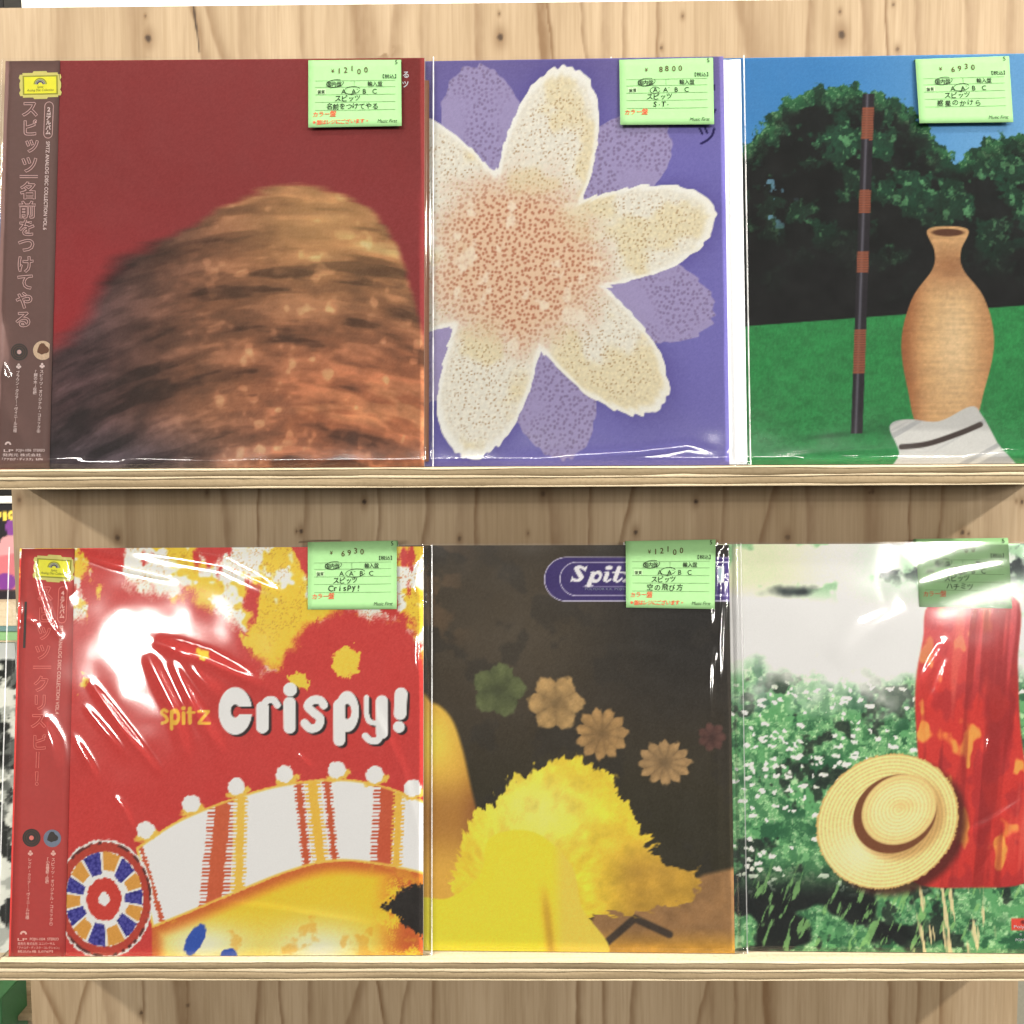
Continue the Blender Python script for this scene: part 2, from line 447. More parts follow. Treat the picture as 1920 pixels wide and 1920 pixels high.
def build_board():
    X0, X1 = float(at(22, 930, YB)[0]), float(at(1908, 1880, YB)[0])
    xs = np.linspace(X0, X1, 760)
    def rows(a, b, n): return np.linspace(a, b, n)
    zpx = lambda y: float(at(960, y, YB)[2])
    zs = np.concatenate([[0.0, 0.3, 0.6], rows(zpx(1985), zpx(1760), 70), rows(zpx(1600), zpx(1140), 8), rows(zpx(1040), zpx(885), 62), rows(zpx(800), zpx(220), 8), rows(zpx(150), ZT, 60)])
    X, Z = np.meshgrid(xs, zs)
    P = np.stack([X, np.full_like(X, YB), Z], -1)
    x, y = proj(P)
    st = np.zeros_like(x); kn = np.zeros_like(x)
    wob = (fbm(x, y, 60, 3, 5) - .5) * 10
    top = y < 500; mid = (y > 500) & (y < 1400); bot = y > 1400
    def streaks(msk, yc, L):
        nonlocal st
        for (x0, w, a, lean) in L:
            d = x + wob - x0 - lean * (y - yc); w = w * 1.3
            prof = np.where(d < 0, np.exp(-(d / (w * 0.22)) ** 2), np.exp(-(d / w) ** 2))
            if a < 0: prof = np.where(d > 0, np.exp(-(d / (w * 0.35)) ** 2), np.exp(-(d / w) ** 2))
            prof = prof * (0.80 + 0.6 * fbm(x * 3, y, 30, 3, int(abs(x0))))
            st = np.maximum(st, np.where(msk, abs(a) * prof, 0))
    streaks(top, 65, [(110, 30, .22, 0), (248, 26, .34, .05), (370, 10, .55, .22), (402, 14, .5, .28), (450, 16, .3, 0), (482, 9, .25, 0), (565, 8, .35, .03), (668, 34, .5, .10),
        (735, 22, .42, -.1), (790, 16, .28, 0), (892, 12, .5, 0), (1012, 16, .75, .10), (1030, 5, .8, .12), (1093, 6, .5, .1), (1130, 12, .35, 0), (1168, 6, .45, 0), (1232, 5, .6, .02),
        (1398, 36, .42, .22), (1514, 10, .5, -.08), (1622, 14, .45, .05), (1662, 3.5, .75, .02), (1718, 8, .42, .06), (1815, 14, .36, 0), (1890, 18, .34, 0)])
    streaks(mid, 960, [(140, 9, .4, -.1), (132, 20, .25, -.05), (236, 16, .35, 0), (418, 13, .5, .10), (482, 4, .7, -.02), (572, 7, .5, -.03), (640, 20, .2, 0), (710, 5, .6, 0), (797, 9, .62, -.1), (858, 18, .3, 0),
        (890, 6, .7, 0), (1030, 16, .52, .14), (1104, 5, .62, -.03), (1176, 7, .66, -.24), (1310, 22, .22, 0), (1354, 6, .5, -.05), (1438, 8, .6, -.28), (1515, 12, .52, .02), (1625, 22, .48, .04),
        (1704, 4, .72, 0), (1762, 6, .6, -.12), (1850, 20, .25, 0)])
    streaks(bot, 1885, [(95, 8, .6, .4), (150, 7, .55, -.3), (200, 16, .35, .1), (268, 4, .6, 0), (336, 26, .5, .15), (352, 5, .6, 0), (480, 8, .6, -.06), (525, 5, .6, .02), (580, 7, .5, .03), (662, 12, .5, -.3), (715, 6, .7, .12),
        (757, 6, .5, -.2), (811, 6, .65, 0), (1082, 8, .65, -.03), (1131, 6, .55, 0), (1184, 8, .6, -.08), (1315, 7, .55, -.2), (1332, 9, .35, .1), (1378, 5, .6, 0), (1434, 14, .75, .02), (1667, 8, .6, .03), (1720, 6, .6, 0), (1763, 6, .6, 0)])
    dens = fbm(x * 6 + 30, y * .25, 40, 4, 77)
    st = np.maximum(st, sm(.60, .78, dens) * .15)
    for (kx, ky, r, a) in [(278, 72, 8, .95), (272, 30, 3, .6), (938, 70, 8, .9), (936, 26, 2.5, .6), (1578, 65, 9, .9), (1575, 22, 3, .5), (1683, 93, 4, .6), (1675, 8, 2.5, .6), (1240, 90, 3, .5), (1280, 30, 3, .4), (220, 1008, 6, .8), (683, 941, 5, .95), (565, 996, 5, .9),
        (556, 996, 2.5, .7), (1305, 941, 5, .95), (1192, 998, 5, .9), (862, 1010, 5, .7), (1018, 925, 6, .5), (1636, 921, 5, .45), (1630, 923, 3, .4), (1477, 1008, 6, .55), (1804, 999, 5, .85), (1816, 1001, 2.5, .6), (1916, 941, 3.5, .8), (1906, 940, 2, .6), (36, 938, 5, .5), (388, 924, 4, .4),
        (265, 1900, 3.5, .8), (352, 1885, 4, .55), (990, 1000, 2.5, .5)]:
        d = np.hypot((x - kx), (y - ky) * .85) + (fbm(x, y, 5, 2, 3) - .5) * 3
        kn = np.maximum(kn, a * (1 - sm(r * .35, r * 1.05, d)))
        st = np.maximum(st, .7 * np.exp(-(((x - kx) / (r * 1.7)) ** 2 + ((y - ky) / (r * 3.2)) ** 2)))
    crack = seg_d(x, y, [(363, 12), (367, 45), (370, 62), (372, 80), (374, 98)])
    kn = np.maximum(kn, cov(crack - 1.2 - .8 * (y < 60), 1.2) * (y > 10))
    crack2 = seg_d(x, y, [(562, 1016), (600, 1014), (638, 1013)]); kn = np.maximum(kn, .8 * cov(crack2 - 1.4))
    patch = sm(.47, .6, fbm(x, y, 22, 3, 91)) * np.exp(-(((x - 722) / 34) ** 2 + ((y - 95) / 24) ** 2)); st = np.maximum(st, patch * .8)
    # tiny relief of the veneer
    P[..., 1] += (fbm(x * 2, y * .2, 14, 3, 8) - .5) * 0.0003
    b = grid_mesh("back_board", P, M_BOARD, rack, True, None, {"streak": np.clip(st * 1.2, 0, 1), "knot": np.clip(kn, 0, 1)})
    box("board_edge", (X0, YB + 0.0006, 0.0), (X1, YB + 0.018, ZT), M_PLY_M, rack, 0.0)
build_board()

def build_shelf(zt, th, seed):
    X0, X1, Y0 = -0.402, 0.400, -0.060
    sh = None
    layers = [("shelf", 0.36, M_PLY_M, 0.0004, 3), ("top_veneer", 0.09, M_PLY_L, 0.0, 0), ("core_ply", 0.30, M_PLY_D, 0.0005, 1), ("middle_veneer", 0.13, M_PLY_V, -0.0003, 2), ("bottom_veneer", 0.09, M_PLY_V, 0.0001, 4)]
    xs = np.linspace(X0, X1, 330)
    fr = [l[1] for l in sorted(layers, key=lambda l: l[4])]
    acc = np.cumsum([0] + fr) / sum(fr)
    rs = np.random.RandomState(seed)
    def wav(k):
        if k in (0, len(layers)): return np.zeros_like(xs)
        return (fbm(xs * 1000, xs * 0 + seed * 31 + k * 13, 60, 4, seed + k) - .5) * 0.0022
    for (nm, f_, mt, rec, k) in layers:
        zu = zt - th * acc[k] + wav(k); zl = zt - th * acc[k + 1] + wav(k + 1)
        yj = Y0 + rec + (fbm(xs * 1000, xs * 0 + k * 7.7, 9, 4, seed + 40 + k) - .5) * 0.0007
        gap = 0.00006
        prof = []
        for (yy, zz) in ((0.0 * xs + YB - 0.0008, zu - gap), (yj + 0.0004, zu - gap), (yj, zu - gap - 0.0003), (yj + (rs.rand() - .5) * .0004, (zu + zl) / 2), (yj, zl + gap + 0.0003), (yj + 0.0004, zl + gap), (0.0 * xs + YB - 0.0008, zl + gap)):
            prof.append(np.stack([xs, yy, zz], -1))
        P = np.stack(prof)
        o = grid_mesh(nm, P, mt, sh if sh is not None else rack, False)
        if sh is None: sh = o
        # close the ends and the back
        me = o.data
        import bmesh
        bm = bmesh.new(); bm.from_mesh(me)
        bmesh.ops.holes_fill(bm, edges=[e for e in bm.edges if e.is_boundary], sides=0)
        bmesh.ops.recalc_face_normals(bm, faces=bm.faces[:])
        bm.to_mesh(me); bm.free()
    return sh
s1 = build_shelf(Z1, 0.0146, 3)
s2 = build_shelf(Z2, 0.0152, 11)

# ------------------------------------------------------------------ records
LEAN = math.radians(8.3)
JW, JH, JT = 0.315, 0.3115, 0.0035
G = 0.92                                        # paper reflectance for photo white
class Rec: pass
def frame(xr_px, y_mid, zs, ybase, yleft, W=JW):
    """jacket plane: bottom-right corner from the pixel of its right edge at mid height; ybase, yleft = depth of right and left bottom corners"""
    r = Rec()
    r.W = W
    psi = math.asin((yleft - ybase) / W)
    r.eu = np.array([math.cos(psi), -math.sin(psi), 0.0])
    bk = np.array([math.sin(psi), math.cos(psi), 0.0])
    r.ev = math.cos(LEAN) * np.array([0, 0, 1.0]) + math.sin(LEAN) * bk
    r.n = np.cross(r.eu, r.ev)                  # faces the camera
    if r.n[1] > 0: r.n = -r.n
    zm = zs + .5 * JH * math.cos(LEAN)
    X = float(at(xr_px, y_mid, ybase + .5 * JH * math.sin(LEAN))[0])
    r.br = np.array([X, ybase, zs + 0.0004 + JT * math.sin(LEAN) * 0])
    r.bl = r.br - r.eu * W
    return r
def pt(r, u, v, h=0.0):
    u = np.asarray(u, float); v = np.asarray(v, float)
    return r.bl + r.eu * u[..., None] + r.ev * v[..., None] + r.n * (h[..., None] if isinstance(h, np.ndarray) else h)
def uv(r, px, py):
    P = on_plane(np.asarray(px, float), np.asarray(py, float), r.bl, r.n) - r.bl
    return P @ r.eu, P @ r.ev
def surf_of(r, bend=None):
    def f(px, py, lift=0.0):
        px = np.asarray(px, float); py = np.asarray(py, float)
        h = lift + (bend(px, py) if bend else 0.0)
        P = on_plane(px, py, r.bl, r.n)
        if np.ndim(h) == 0: h = np.full(px.shape, float(h))
        # keep the mark over the same spot of the sheet: move along the surface normal by solving on the raised plane
        d = rays(px, py)
        t = ((((r.bl - CAM) @ r.n) + h)) / (d @ r.n)
        return CAM + d * t[..., None]
    return f

def jacket(name, r, art, u_fine, g):
    root = empty(name, (r.bl + r.br) / 2)
    step = 2.1 * 0.41e-3
    us = np.concatenate([np.linspace(0, u_fine, 12)[:-1] if u_fine > 0 else [], np.arange(u_fine, r.W, step), [r.W]])
    vs = np.concatenate([np.arange(0, JH, step), [JH]])
    U, V = np.meshgrid(us, vs)
    P = pt(r, U, V)
    x, y = proj(P)
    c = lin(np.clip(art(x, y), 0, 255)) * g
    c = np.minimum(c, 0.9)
    grid_mesh("front_cover", P, M_PRINT, root, False, c)
    # card body behind the print
    c8 = []
    for h in (-0.00015, -JT):
        for (u, v) in ((0, 0), (r.W, 0), (r.W, JH), (0, JH)):
            c8.append(pt(r, u, v, h))
    F = [(0, 1, 2, 3), (7, 6, 5, 4), (0, 4, 5, 1), (1, 5, 6, 2), (2, 6, 7, 3), (3, 7, 4, 0)]
    mesh("jacket_body", c8, F, M_CARD, root)
    return root

def film(r, root, ml, mr, mt, ridges, seed, base=0.0024, big=0.5e-3, mbot=0.0):
    """clear sleeve: a wrinkled sheet over the jacket that falls back past its edges"""
    step = 3.6 * 0.41e-3
    us = np.arange(-ml, r.W + mr + step, step); vs = np.arange(-mbot, JH + mt + step, step)
    U, V = np.meshgrid(us, vs)
    x, y = proj(pt(r, U, V))
    h = np.full(U.shape, base)
    h += (fbm(x, y, 170, 3, seed) - .5) * big * 2 + (fbm(x, y, 60, 2, seed + 9) - .5) * big * .16
    for (pts, w, a, tap) in ridges:
        d = np.full(x.shape, 1e9); tt = np.zeros(x.shape); L = 0
        segs = list(zip(pts[:-1], pts[1:])); tot = sum(math.hypot(b[0] - a_[0], b[1] - a_[1]) for a_, b in segs)
        for (a_, b) in segs:
            vx, vy = b[0] - a_[0], b[1] - a_[1]; l = math.hypot(vx, vy)
            t = np.clip(((x - a_[0]) * vx + (y - a_[1]) * vy) / (l * l), 0, 1)
            dd = np.hypot(x - a_[0] - t * vx, y - a_[1] - t * vy)
            k = dd < d; d = np.where(k, dd, d); tt = np.where(k, (L + t * l) / tot, tt); L += l
        tp = np.sin(np.pi * np.clip(tt, 0.02, 0.98)) ** tap
        h += a * 1e-3 * tp * np.exp(-(d / w) ** 2)
    # past the edges the sheet falls back to the middle of the jacket's thickness
    off = np.maximum(np.maximum(-U, U - r.W), 0)
    h = h - (h + JT * .45) * sm(0.0, 0.006, off)
    sh = sm(0.0, 0.004, V)
    h = h * (0.25 + .75 * sh)
    P = pt(r, U, V, h)
    grid_mesh("plastic_sleeve", P, M_FILM, root, True)
    # welded side seams and the top lip
    for nm, col, wd_ in (("sleeve_seam", 0, .0005), ("sleeve_seam", -1, .0005)):
        line = P[:, col]; a = line + r.n * .0002
        s_ = 1 if col == 0 else -1
        b_ = a - r.eu * wd_ * s_
        Q = np.stack([b_, a + r.n * .0002, a + r.eu * wd_ * s_], 1)
        grid_mesh(nm, Q, M_FILM_EDGE, root, True)
    return h

# ------------------------------------------------------------------ printed pictures: plain abstract compositions in the jackets' colours
def grain(img, x, y, a, seed, s=2.6):
    return img + ((vnoise(x / s, y / s, seed) + vnoise(x / s * 1.9 + 7, y / s * 1.9, seed + 1) - 1) * a)[..., None]

def art_red(x, y):
    """red ground with a blurred tawny, brushed mound"""
    img = np.zeros(x.shape + (3,)) + np.array([150, 55, 56])
    img = over(img, (172, 52, 56), sm(300, 640, y) * sm(520, 130, x))
    img = over(img, (136, 48, 46), sm(560, 800, x) * sm(400, 120, y))
    edge = spline([(60, 668), (150, 602), (205, 500), (300, 452), (410, 388), (500, 352), (590, 350), (680, 382), (740, 450), (772, 540), (800, 640), (840, 760)], 14)
    pe = edge + [(900, 1000), (0, 1000)]
    blur = 10 + 26 * sm(420, 120, x)
    d = poly_sd(x, y + (fbm(x * .25, y * 2.2, 26, 3, 4) - .5) * 26, pe)
    msk = 1 - sm(-blur, blur * .6, d)
    # brushed streaks bending down to the right
    cx, cy = 560, 1500
    ang = np.arctan2(y - cy + (x - 450) * .1, x - cx); rad = np.hypot(x - cx, (y - cy))
    k = fbm(ang * 190, rad * 1.0, 30, 4, 21); k2 = fbm(ang * 420 + 5, rad * 1.6, 22, 3, 33); k3 = fbm(ang * 120 + 9, rad, 95, 3, 39)
    c = np.zeros(x.shape + (3,)) + np.array([140, 94, 68])
    c = over(c, (206, 148, 96), sm(330, 640, x) * sm(700, 380, y))
    c = over(c, (172, 104, 70), sm(350, 620, x) * sm(560, 760, y))
    c = over(c, (84, 62, 64), sm(420, 130, x))
    c = over(c, (72, 62, 68), sm(760, 870, y) * sm(560, 200, x))
    c = c * (0.60 + 0.80 * k3)[..., None]
    c = over(c, c * .62, sm(.53, .70, k)); c = over(c, np.minimum(c * 1.34 + 6, 232), sm(.50, .34, k) * .75)
    c = c * (0.86 + .3 * k2)[..., None]
    k4 = fbm(ang * 900 + 3, rad * 1.1, 26, 2, 45); k5 = fbm(ang * 1500 + 3, rad * 2.4, 30, 2, 47)
    c = c * (0.80 + .26 * k4 + .16 * k5)[..., None]; c = over(c, np.minimum(c * 1.35 + 10, 240), sm(.66, .80, k4) * sm(250, 520, x) * .6)
    glow = np.exp(-(((x - 600) / 110) ** 2 + ((y - 425) / 62) ** 2)); c = over(c, (214, 164, 108), glow * .6)
    img = over(img, c, msk)
    return grain(img, x, y, 8, 2)

def art_violet(x, y):
    """violet ground with a cream pebbled rosette and its mauve echo"""
    img = np.zeros(x.shape + (3,)) + np.array([120, 114, 192])
    img = over(img, (114, 104, 166), sm(330, 90, y))
    cx, cy = 972, 492
    a = np.arctan2(y - cy, x - cx); r = np.hypot(x - cx, y - cy)
    bead = (vnoise(a * 46, a * 0 + r / 90, 3) - .5) * 12
    R1 = 176 + 204 * np.abs(np.cos(a * 3 + .75)) ** 1.5 + bead
    R2 = 176 + 204 * np.abs(np.cos(a * 3 + .75 + math.pi / 2)) ** 1.5 + bead
    wd1, wi = worley(x, y, 9.0, 7); wd2, wi2 = worley(x + 3, y, 6.5, 9)
    big = fbm(x, y, 70, 3, 15)
    img = over(img, (84, 76, 150), np.exp(-np.maximum(r - R1, 0) / 30) * .55)
    g = np.zeros(x.shape + (3,)) + np.array([176, 164, 206])
    g = over(g, (134, 118, 150), (1 - sm(.18, .40, wd1)) * sm(.35, .6, big) * .8)
    img = over(img, g, cov(r - R2, 2) * .85)
    c = np.zeros(x.shape + (3,)) + np.array([250, 246, 232])
    c = over(c, (246, 234, 198), sm(.48, .66, big)); c = c * (0.96 + .04 * sm(.5, .2, wd1))[..., None]
    c = over(c, (176, 140, 96), (1 - sm(.20, .36, wd2)) * sm(.3, .8, wi2) * .75 * sm(R1 - 10, R1 - 70, r))
    core = sm(205, 90, r + (big - .5) * 90)
    cc = np.zeros(x.shape + (3,)) + np.array([238, 204, 172])
    cc = over(cc, (190, 116, 86), (1 - sm(.22, .42, wd1)) * .85); cc = over(cc, (250, 236, 214), sm(.60, .74, fbm(x, y, 26, 3, 17)) * .8)
    c = over(c, cc, core)
    c = over(c, (255, 255, 250), sm(R1 - 26, R1 - 8, r) * .8)
    img = over(img, c, cov(r - R1, 1.6))
    # dark lettering at the upper right of the cover
    navy = (26, 16, 84)
    for pts, w in (([(1312, 241), (1317, 251)], 4), ([(1322, 239), (1326, 249)], 4), (spline([(1339, 242), (1335, 254), (1326, 263), (1315, 269)], 6), 4.4),
                   ([(1341, 206), (1337, 214)], 4), ([(1339, 160), (1339, 168)], 4)):
        img = over(img, navy, cov(seg_d(x, y, pts) - w / 2, .9))
    return grain(img, x, y, 7, 5)

def leafy(x, y, seed, dark, mid, light, s=26, thr=.5):
    n = fbm(x, y, s, 5, seed, .62); n2 = fbm(x, y, s * .28, 3, seed + 50, .6)
    c = np.zeros(x.shape + (3,)) + np.array(dark, float)
    c = over(c, mid, sm(thr - .04, thr + .05, n)); c = over(c, light, sm(.56, .68, n2) * sm(thr - .02, thr + .08, n))
    return c

def art_park(x, y):
    """blue sky, dark trees and lawn with a plain tan jar on a white block and a banded post"""
    img = np.zeros(x.shape + (3,)) + np.array([66, 142, 212])
    img = over(img, (126, 188, 240), sm(1500, 1930, x) * .75 + sm(120, 330, y) * .15)
    tree = spline([(1340, 300), (1392, 276), (1425, 236), (1455, 205), (1500, 176), (1560, 163), (1640, 172), (1700, 196), (1740, 240), (1772, 285), (1800, 305), (1835, 272), (1880, 256), (1960, 240)], 10) + [(1990, 640), (1340, 640)]
    ed = (fbm(x, y, 22, 4, 61, .65) - .5) * 46
    dt = poly_sd(x, y, tree) + ed
    c = leafy(x, y, 64, (10, 16, 16), (20, 54, 38), (70, 118, 80), 44, .52); c = c * (0.55 + .9 * fbm(x, y, 85, 3, 74))[..., None]
    c = c * (0.62 + .76 * fbm(x, y, 7, 3, 163, .7))[..., None]
    low = sm(360, 560, y + (fbm(x, y, 60, 3, 66) - .5) * 120)
    c = over(c, (10, 13, 15), low)
    hi = sm(40, 0, -dt); c = over(c, leafy(x, y, 70, (24, 70, 48), (52, 116, 72), (116, 172, 118), 16, .46), sm(46, 6, -dt) * (1 - low) * .9)
    img = over(img, c, cov(dt, 2.5))
    hole = sm(.70, .76, fbm(x, y, 17, 3, 68)) * sm(300, 340, y) * sm(460, 400, y) * sm(1520, 1440, x); img = over(img, (120, 172, 200), hole * .8)
    hz = 612 - (x - 1395) * .075
    gl = np.zeros(x.shape + (3,)) + np.array([44, 140, 74])
    gl = gl * (0.80 + .24 * fbm(x, y * 2.2, 24, 4, 71) + .20 * fbm(x * 1.6, y * .9, 5, 2, 73))[..., None]; gl = over(gl, (34, 118, 60), sm(.58, .66, fbm(x, y * 2, 14, 3, 72)) * sm(720, 800, y) * .6)
    gl = over(gl, (70, 172, 104), sm(760, 880, y) * .45)
    img = over(img, gl, cov(hz - y, 1.5))
    # soft shadows on the lawn
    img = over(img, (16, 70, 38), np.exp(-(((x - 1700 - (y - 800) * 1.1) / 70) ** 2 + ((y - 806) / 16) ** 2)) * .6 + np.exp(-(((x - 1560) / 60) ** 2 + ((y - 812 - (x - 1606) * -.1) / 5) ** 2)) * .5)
    # tall banded post (straight)
    px = x - 1618 - (y - 480) * -.035
    post = cov(np.abs(px) - 11, 1.2) * (y > 176) * (y < 812)
    pc = np.zeros(x.shape + (3,)) + np.array([36, 32, 40]); pc = over(pc, (150, 150, 165), np.exp(-((px + 2) / 2.6) ** 2) * .55)
    for a, b in ((200, 262), (356, 400), (470, 512), (618, 700)):
        pc = over(pc, (166, 92, 64), ((y > a) & (y < b)).astype(float) * (0.8 + .2 * np.sin(y * 1.3)))
    img = over(img, pc, post)
    # plain tan jar on a white block
    st = spline([(1738, 432), (1776, 424), (1816, 432), (1802, 470), (1806, 505), (1846, 560), (1864, 640), (1846, 730), (1816, 806), (1728, 806), (1702, 730), (1690, 640), (1710, 560), (1748, 505), (1752, 470)], 8, True)
    ds = poly_sd(x, y, st)
    sc = np.zeros(x.shape + (3,)) + np.array([224, 176, 122])
    sc = over(sc, (168, 104, 62), sm(70, 0, -ds) * sm(1760, 1690, x) + sm(1800, 1870, x) * .5)
    sc = over(sc, (246, 214, 166), np.exp(-(((x - 1790) / 40) ** 2 + ((y - 640) / 120) ** 2)) * .8)
    sc = over(sc, (150, 92, 58), np.exp(-(((x - 1780) / 60) ** 2 + ((y - 500) / 36) ** 2)) * .6)
    sc = sc * (0.86 + .16 * fbm(x * .25, y * 2.6, 14, 3, 161) + .12 * fbm(x, y, 6, 2, 162))[..., None]
    sc = over(sc, (96, 58, 38), cov(ell_d(x, y, 1777, 436, 30, 7), 1.5))
    img = over(img, sc, cov(ds, 1.6))
    bl = poly_sd(x, y, spline([(1668, 800), (1700, 786), (1760, 790), (1820, 762), (1842, 780), (1870, 830), (1905, 900), (1676, 900), (1686, 850)], 6, True))
    bc = np.zeros(x.shape + (3,)) + np.array([244, 244, 240]); bc = over(bc, (206, 206, 204), sm(812, 800, y) * .7)
    img = over(img, bc, cov(bl, 1.5))
    fo = fbm((x - 1760) * .5 + (y - 800) * .9, (x + y) * .15, 16, 3, 156); img = over(img, (176, 178, 182), sm(.56, .70, fo) * cov(bl, 2) * .6); img = over(img, (74, 62, 58), cov(seg_d(x, y, spline([(1690, 838), (1740, 832), (1800, 812), (1838, 796)], 6)) - 5, 1.6))
    return grain(img, x, y, 7, 8)

def art_scarlet(x, y):
    """scarlet ground, grainy yellow and white clouds, white striped arch, title lettering"""
    RED = (205, 62, 58)
    img = np.zeros(x.shape + (3,)) + np.array(RED)
    img = over(img, (190, 56, 52), sm(.55, .75, fbm(x, y, 120, 3, 81)) * .4)
    g = vnoise(x / 2.2, y / 2.2, 82)
    n = fbm(x, y * .8, 74, 5, 83, .6)
    bound = 1128 + 70 * np.sin(x / 62.0) + 60 * (vnoise(x / 70., y * 0 + 2, 84) - .5) + 60 * sm(380, 640, x)
    cl = sm(34, -10, y - bound + (n - .5) * 190 + (g - .5) * 16)
    gap = sm(.50, .56, fbm(x * 1.2, y * .7, 78, 4, 87, .55) + (g - .5) * .05)
    cl = cl * (1 - gap)
    cc = np.zeros(x.shape + (3,)) + np.array([246, 204, 62])
    cc = over(cc, (253, 250, 232), sm(.44, .50, fbm(x, y, 60, 4, 88, .6)))
    cc = over(cc, (196, 140, 46), sm(.66, .78, g) * .6 * sm(.6, .45, fbm(x, y, 50, 3, 89)))
    img = over(img, cc, cl)
    for (ex, ey, rx, ry) in ((156, 1278, 7, 14), (560, 1276, 20, 12), (650, 1240, 26, 30), (480, 1205, 30, 16), (380, 1226, 12, 10)):
        img = over(img, (250, 206, 70), cov(ell_d(x, y, ex, ey, rx, ry, .4) + (fbm(x, y, 9, 3, 90) - .5) * 16 + (g - .5) * 5, 1.5))
    # white arch band with orange bars, yellow field under it
    arch_o = spline([(255, 1590), (330, 1540), (420, 1502), (520, 1472), (620, 1460), (700, 1468), (780, 1495), (830, 1520)], 10)
    arch_i = spline([(830, 1650), (780, 1636), (700, 1620), (620, 1616), (540, 1636), (440, 1676), (350, 1714), (285, 1740)], 10)
    jag = (vnoise(x / 4., y / 4., 91) - .5) * 4
    yf = poly_sd(x, y, arch_i + [(285, 1860), (840, 1860)])
    fc = np.zeros(x.shape + (3,)) + np.array([250, 206, 52])
    fc = over(fc, (253, 244, 206), np.exp(-(((x - 600) / 90) ** 2 + ((y - 1780) / 50) ** 2)) + np.exp(-(((x - 380) / 90) ** 2 + ((y - 1770) / 40) ** 2)))
    fc = over(fc, (206, 98, 48), np.maximum(sm(-32, -2, yf) * .9, sm(690, 770, x) * sm(.35, .6, fbm(x, y, 40, 3, 92) + (g - .5) * .3)))
    fc = over(fc, (226, 164, 48), sm(.62, .72, fbm(x, y, 36, 4, 93)) * .5)
    fc = over(fc, (38, 34, 32), cov(poly_sd(x, y, [(760, 1664), (800, 1655), (800, 1760), (770, 1745), (748, 1720), (715, 1700)]) + jag * 3, 2))
    img = over(img, fc, cov(yf, 1.5))
    band = poly_sd(x, y, arch_o + arch_i)
    bc = np.zeros(x.shape + (3,)) + np.array([252, 250, 244])
    for (ax, ay, bx, by, w, col) in ((265, 1590, 305, 1730, 5, (205, 92, 60)), (418, 1515, 400, 1700, 26, (206, 96, 60)), (452, 1500, 446, 1690, 13, (240, 196, 80)), (560, 1468, 575, 1620, 9, (204, 92, 58)),
                                     (585, 1465, 602, 1620, 15, (240, 190, 70)), (612, 1462, 628, 1618, 8, (204, 92, 58)), (728, 1480, 720, 1625, 26, (204, 90, 58)), (748, 1486, 742, 1630, 11, (238, 190, 76))):
        dd = seg_d(x, y, [(ax, ay), (bx, by)]) - w * (0.8 + .25 * np.sign(np.sin(y * .9)))
        bc = over(bc, col, cov(dd + jag, 1.2))
    bc = over(bc, (244, 196, 84), sm(-7, -2, band))
    img = over(img, bc, cov(band + jag * .5, 1.2))
    for k, t in enumerate((0.07, .2, .33, .47, .60, .74, .87)):
        ex, ey = arch_o[int(t * (len(arch_o) - 1))]
        img = over(img, (240, 196, 84), cov(ell_d(x, y, ex - 2, ey - 6, 24, 9, -.3) + jag, 1.5)); img = over(img, (252, 248, 240), cov(ell_d(x, y, ex - 6, ey - 17, 17, 16, -.4) + jag, 1.4))
    # dotted roundel
    rx_, ry_ = 195, 1686
    r = np.hypot((x - rx_) / .82, y - ry_); a = np.arctan2(y - ry_, x - rx_)
    rim = cov(r - 112 + jag, 1.5); rc = np.zeros(x.shape + (3,)) + np.array([250, 244, 236])
    rc = over(rc, (186, 66, 52), cov(np.abs(r - 98) - 9 + jag)); rc = over(rc, (92, 46, 44), cov(np.abs(r - 106) - 3) * sm(.4, .6, vnoise(a * 14, r / 9, 95)))
    dd, _ = worley(x, y, 6, 96)
    blue = np.array([64, 62, 150]) + (dd[..., None] - .4) * -70
    rc = over(rc, blue, sm(0.1, .25, np.cos(a * 7 + .4)) * cov(np.abs(r - 68) - 20 + jag)); rc = over(rc, (222, 158, 70), sm(-.1, -.35, np.cos(a * 7 + .4)) * cov(np.abs(r - 72) - 17 + jag))
    rc = over(rc, (206, 64, 54), cov(r - 40 + jag)); rc = over(rc, (252, 248, 240), cov(r - 13 + jag))
    img = over(img, rc, rim)
    img = over(img, (48, 84, 178), cov(ell_d(x, y, 366, 1762, 15, 32, .5) + jag * .6, 1.4)); img = over(img, (48, 84, 178), cov(ell_d(x, y, 428, 1792, 17, 13, -.5) + jag * .6, 1.4))
    # title lettering with its black drop shadow
    def title(px, py):
        q = lambda p, w: seg_d(px, py, p) - w / 2
        d = np.abs(np.hypot((px - 441), (py - 1333) / 1.42) - 20) - 11.5
        d = np.where((px > 446) & (np.abs(py - 1332) < 7), np.maximum(d, 7 - np.abs(py - 1332)), d)
        L = [d, q([(492, 1327), (492, 1363)], 24), q(spline([(492, 1328), (500, 1314), (512, 1312), (520, 1322)], 5), 13), np.hypot(px - 544, py - 1293) - 13, q([(543, 1318), (543, 1364)], 23),
             q(spline([(607, 1322), (600, 1313), (586, 1313), (577, 1324), (588, 1336), (600, 1347), (596, 1362), (582, 1366), (571, 1356)], 6), 16), q([(636, 1322), (636, 1388)], 22),
             np.abs(np.hypot((px - 651), (py - 1334) / 1.75) - 15) - 7, q([(687, 1308), (687, 1338)], 10), q(spline([(687, 1338), (692, 1352), (704, 1356)], 5), 10), q([(716, 1315), (716, 1374)], 23),
             q(spline([(716, 1372), (708, 1388), (694, 1388), (685, 1380)], 5), 13), q([(752, 1301), (750, 1338)], 24), np.hypot(px - 748, py - 1363) - 11]
        return np.minimum.reduce(L)
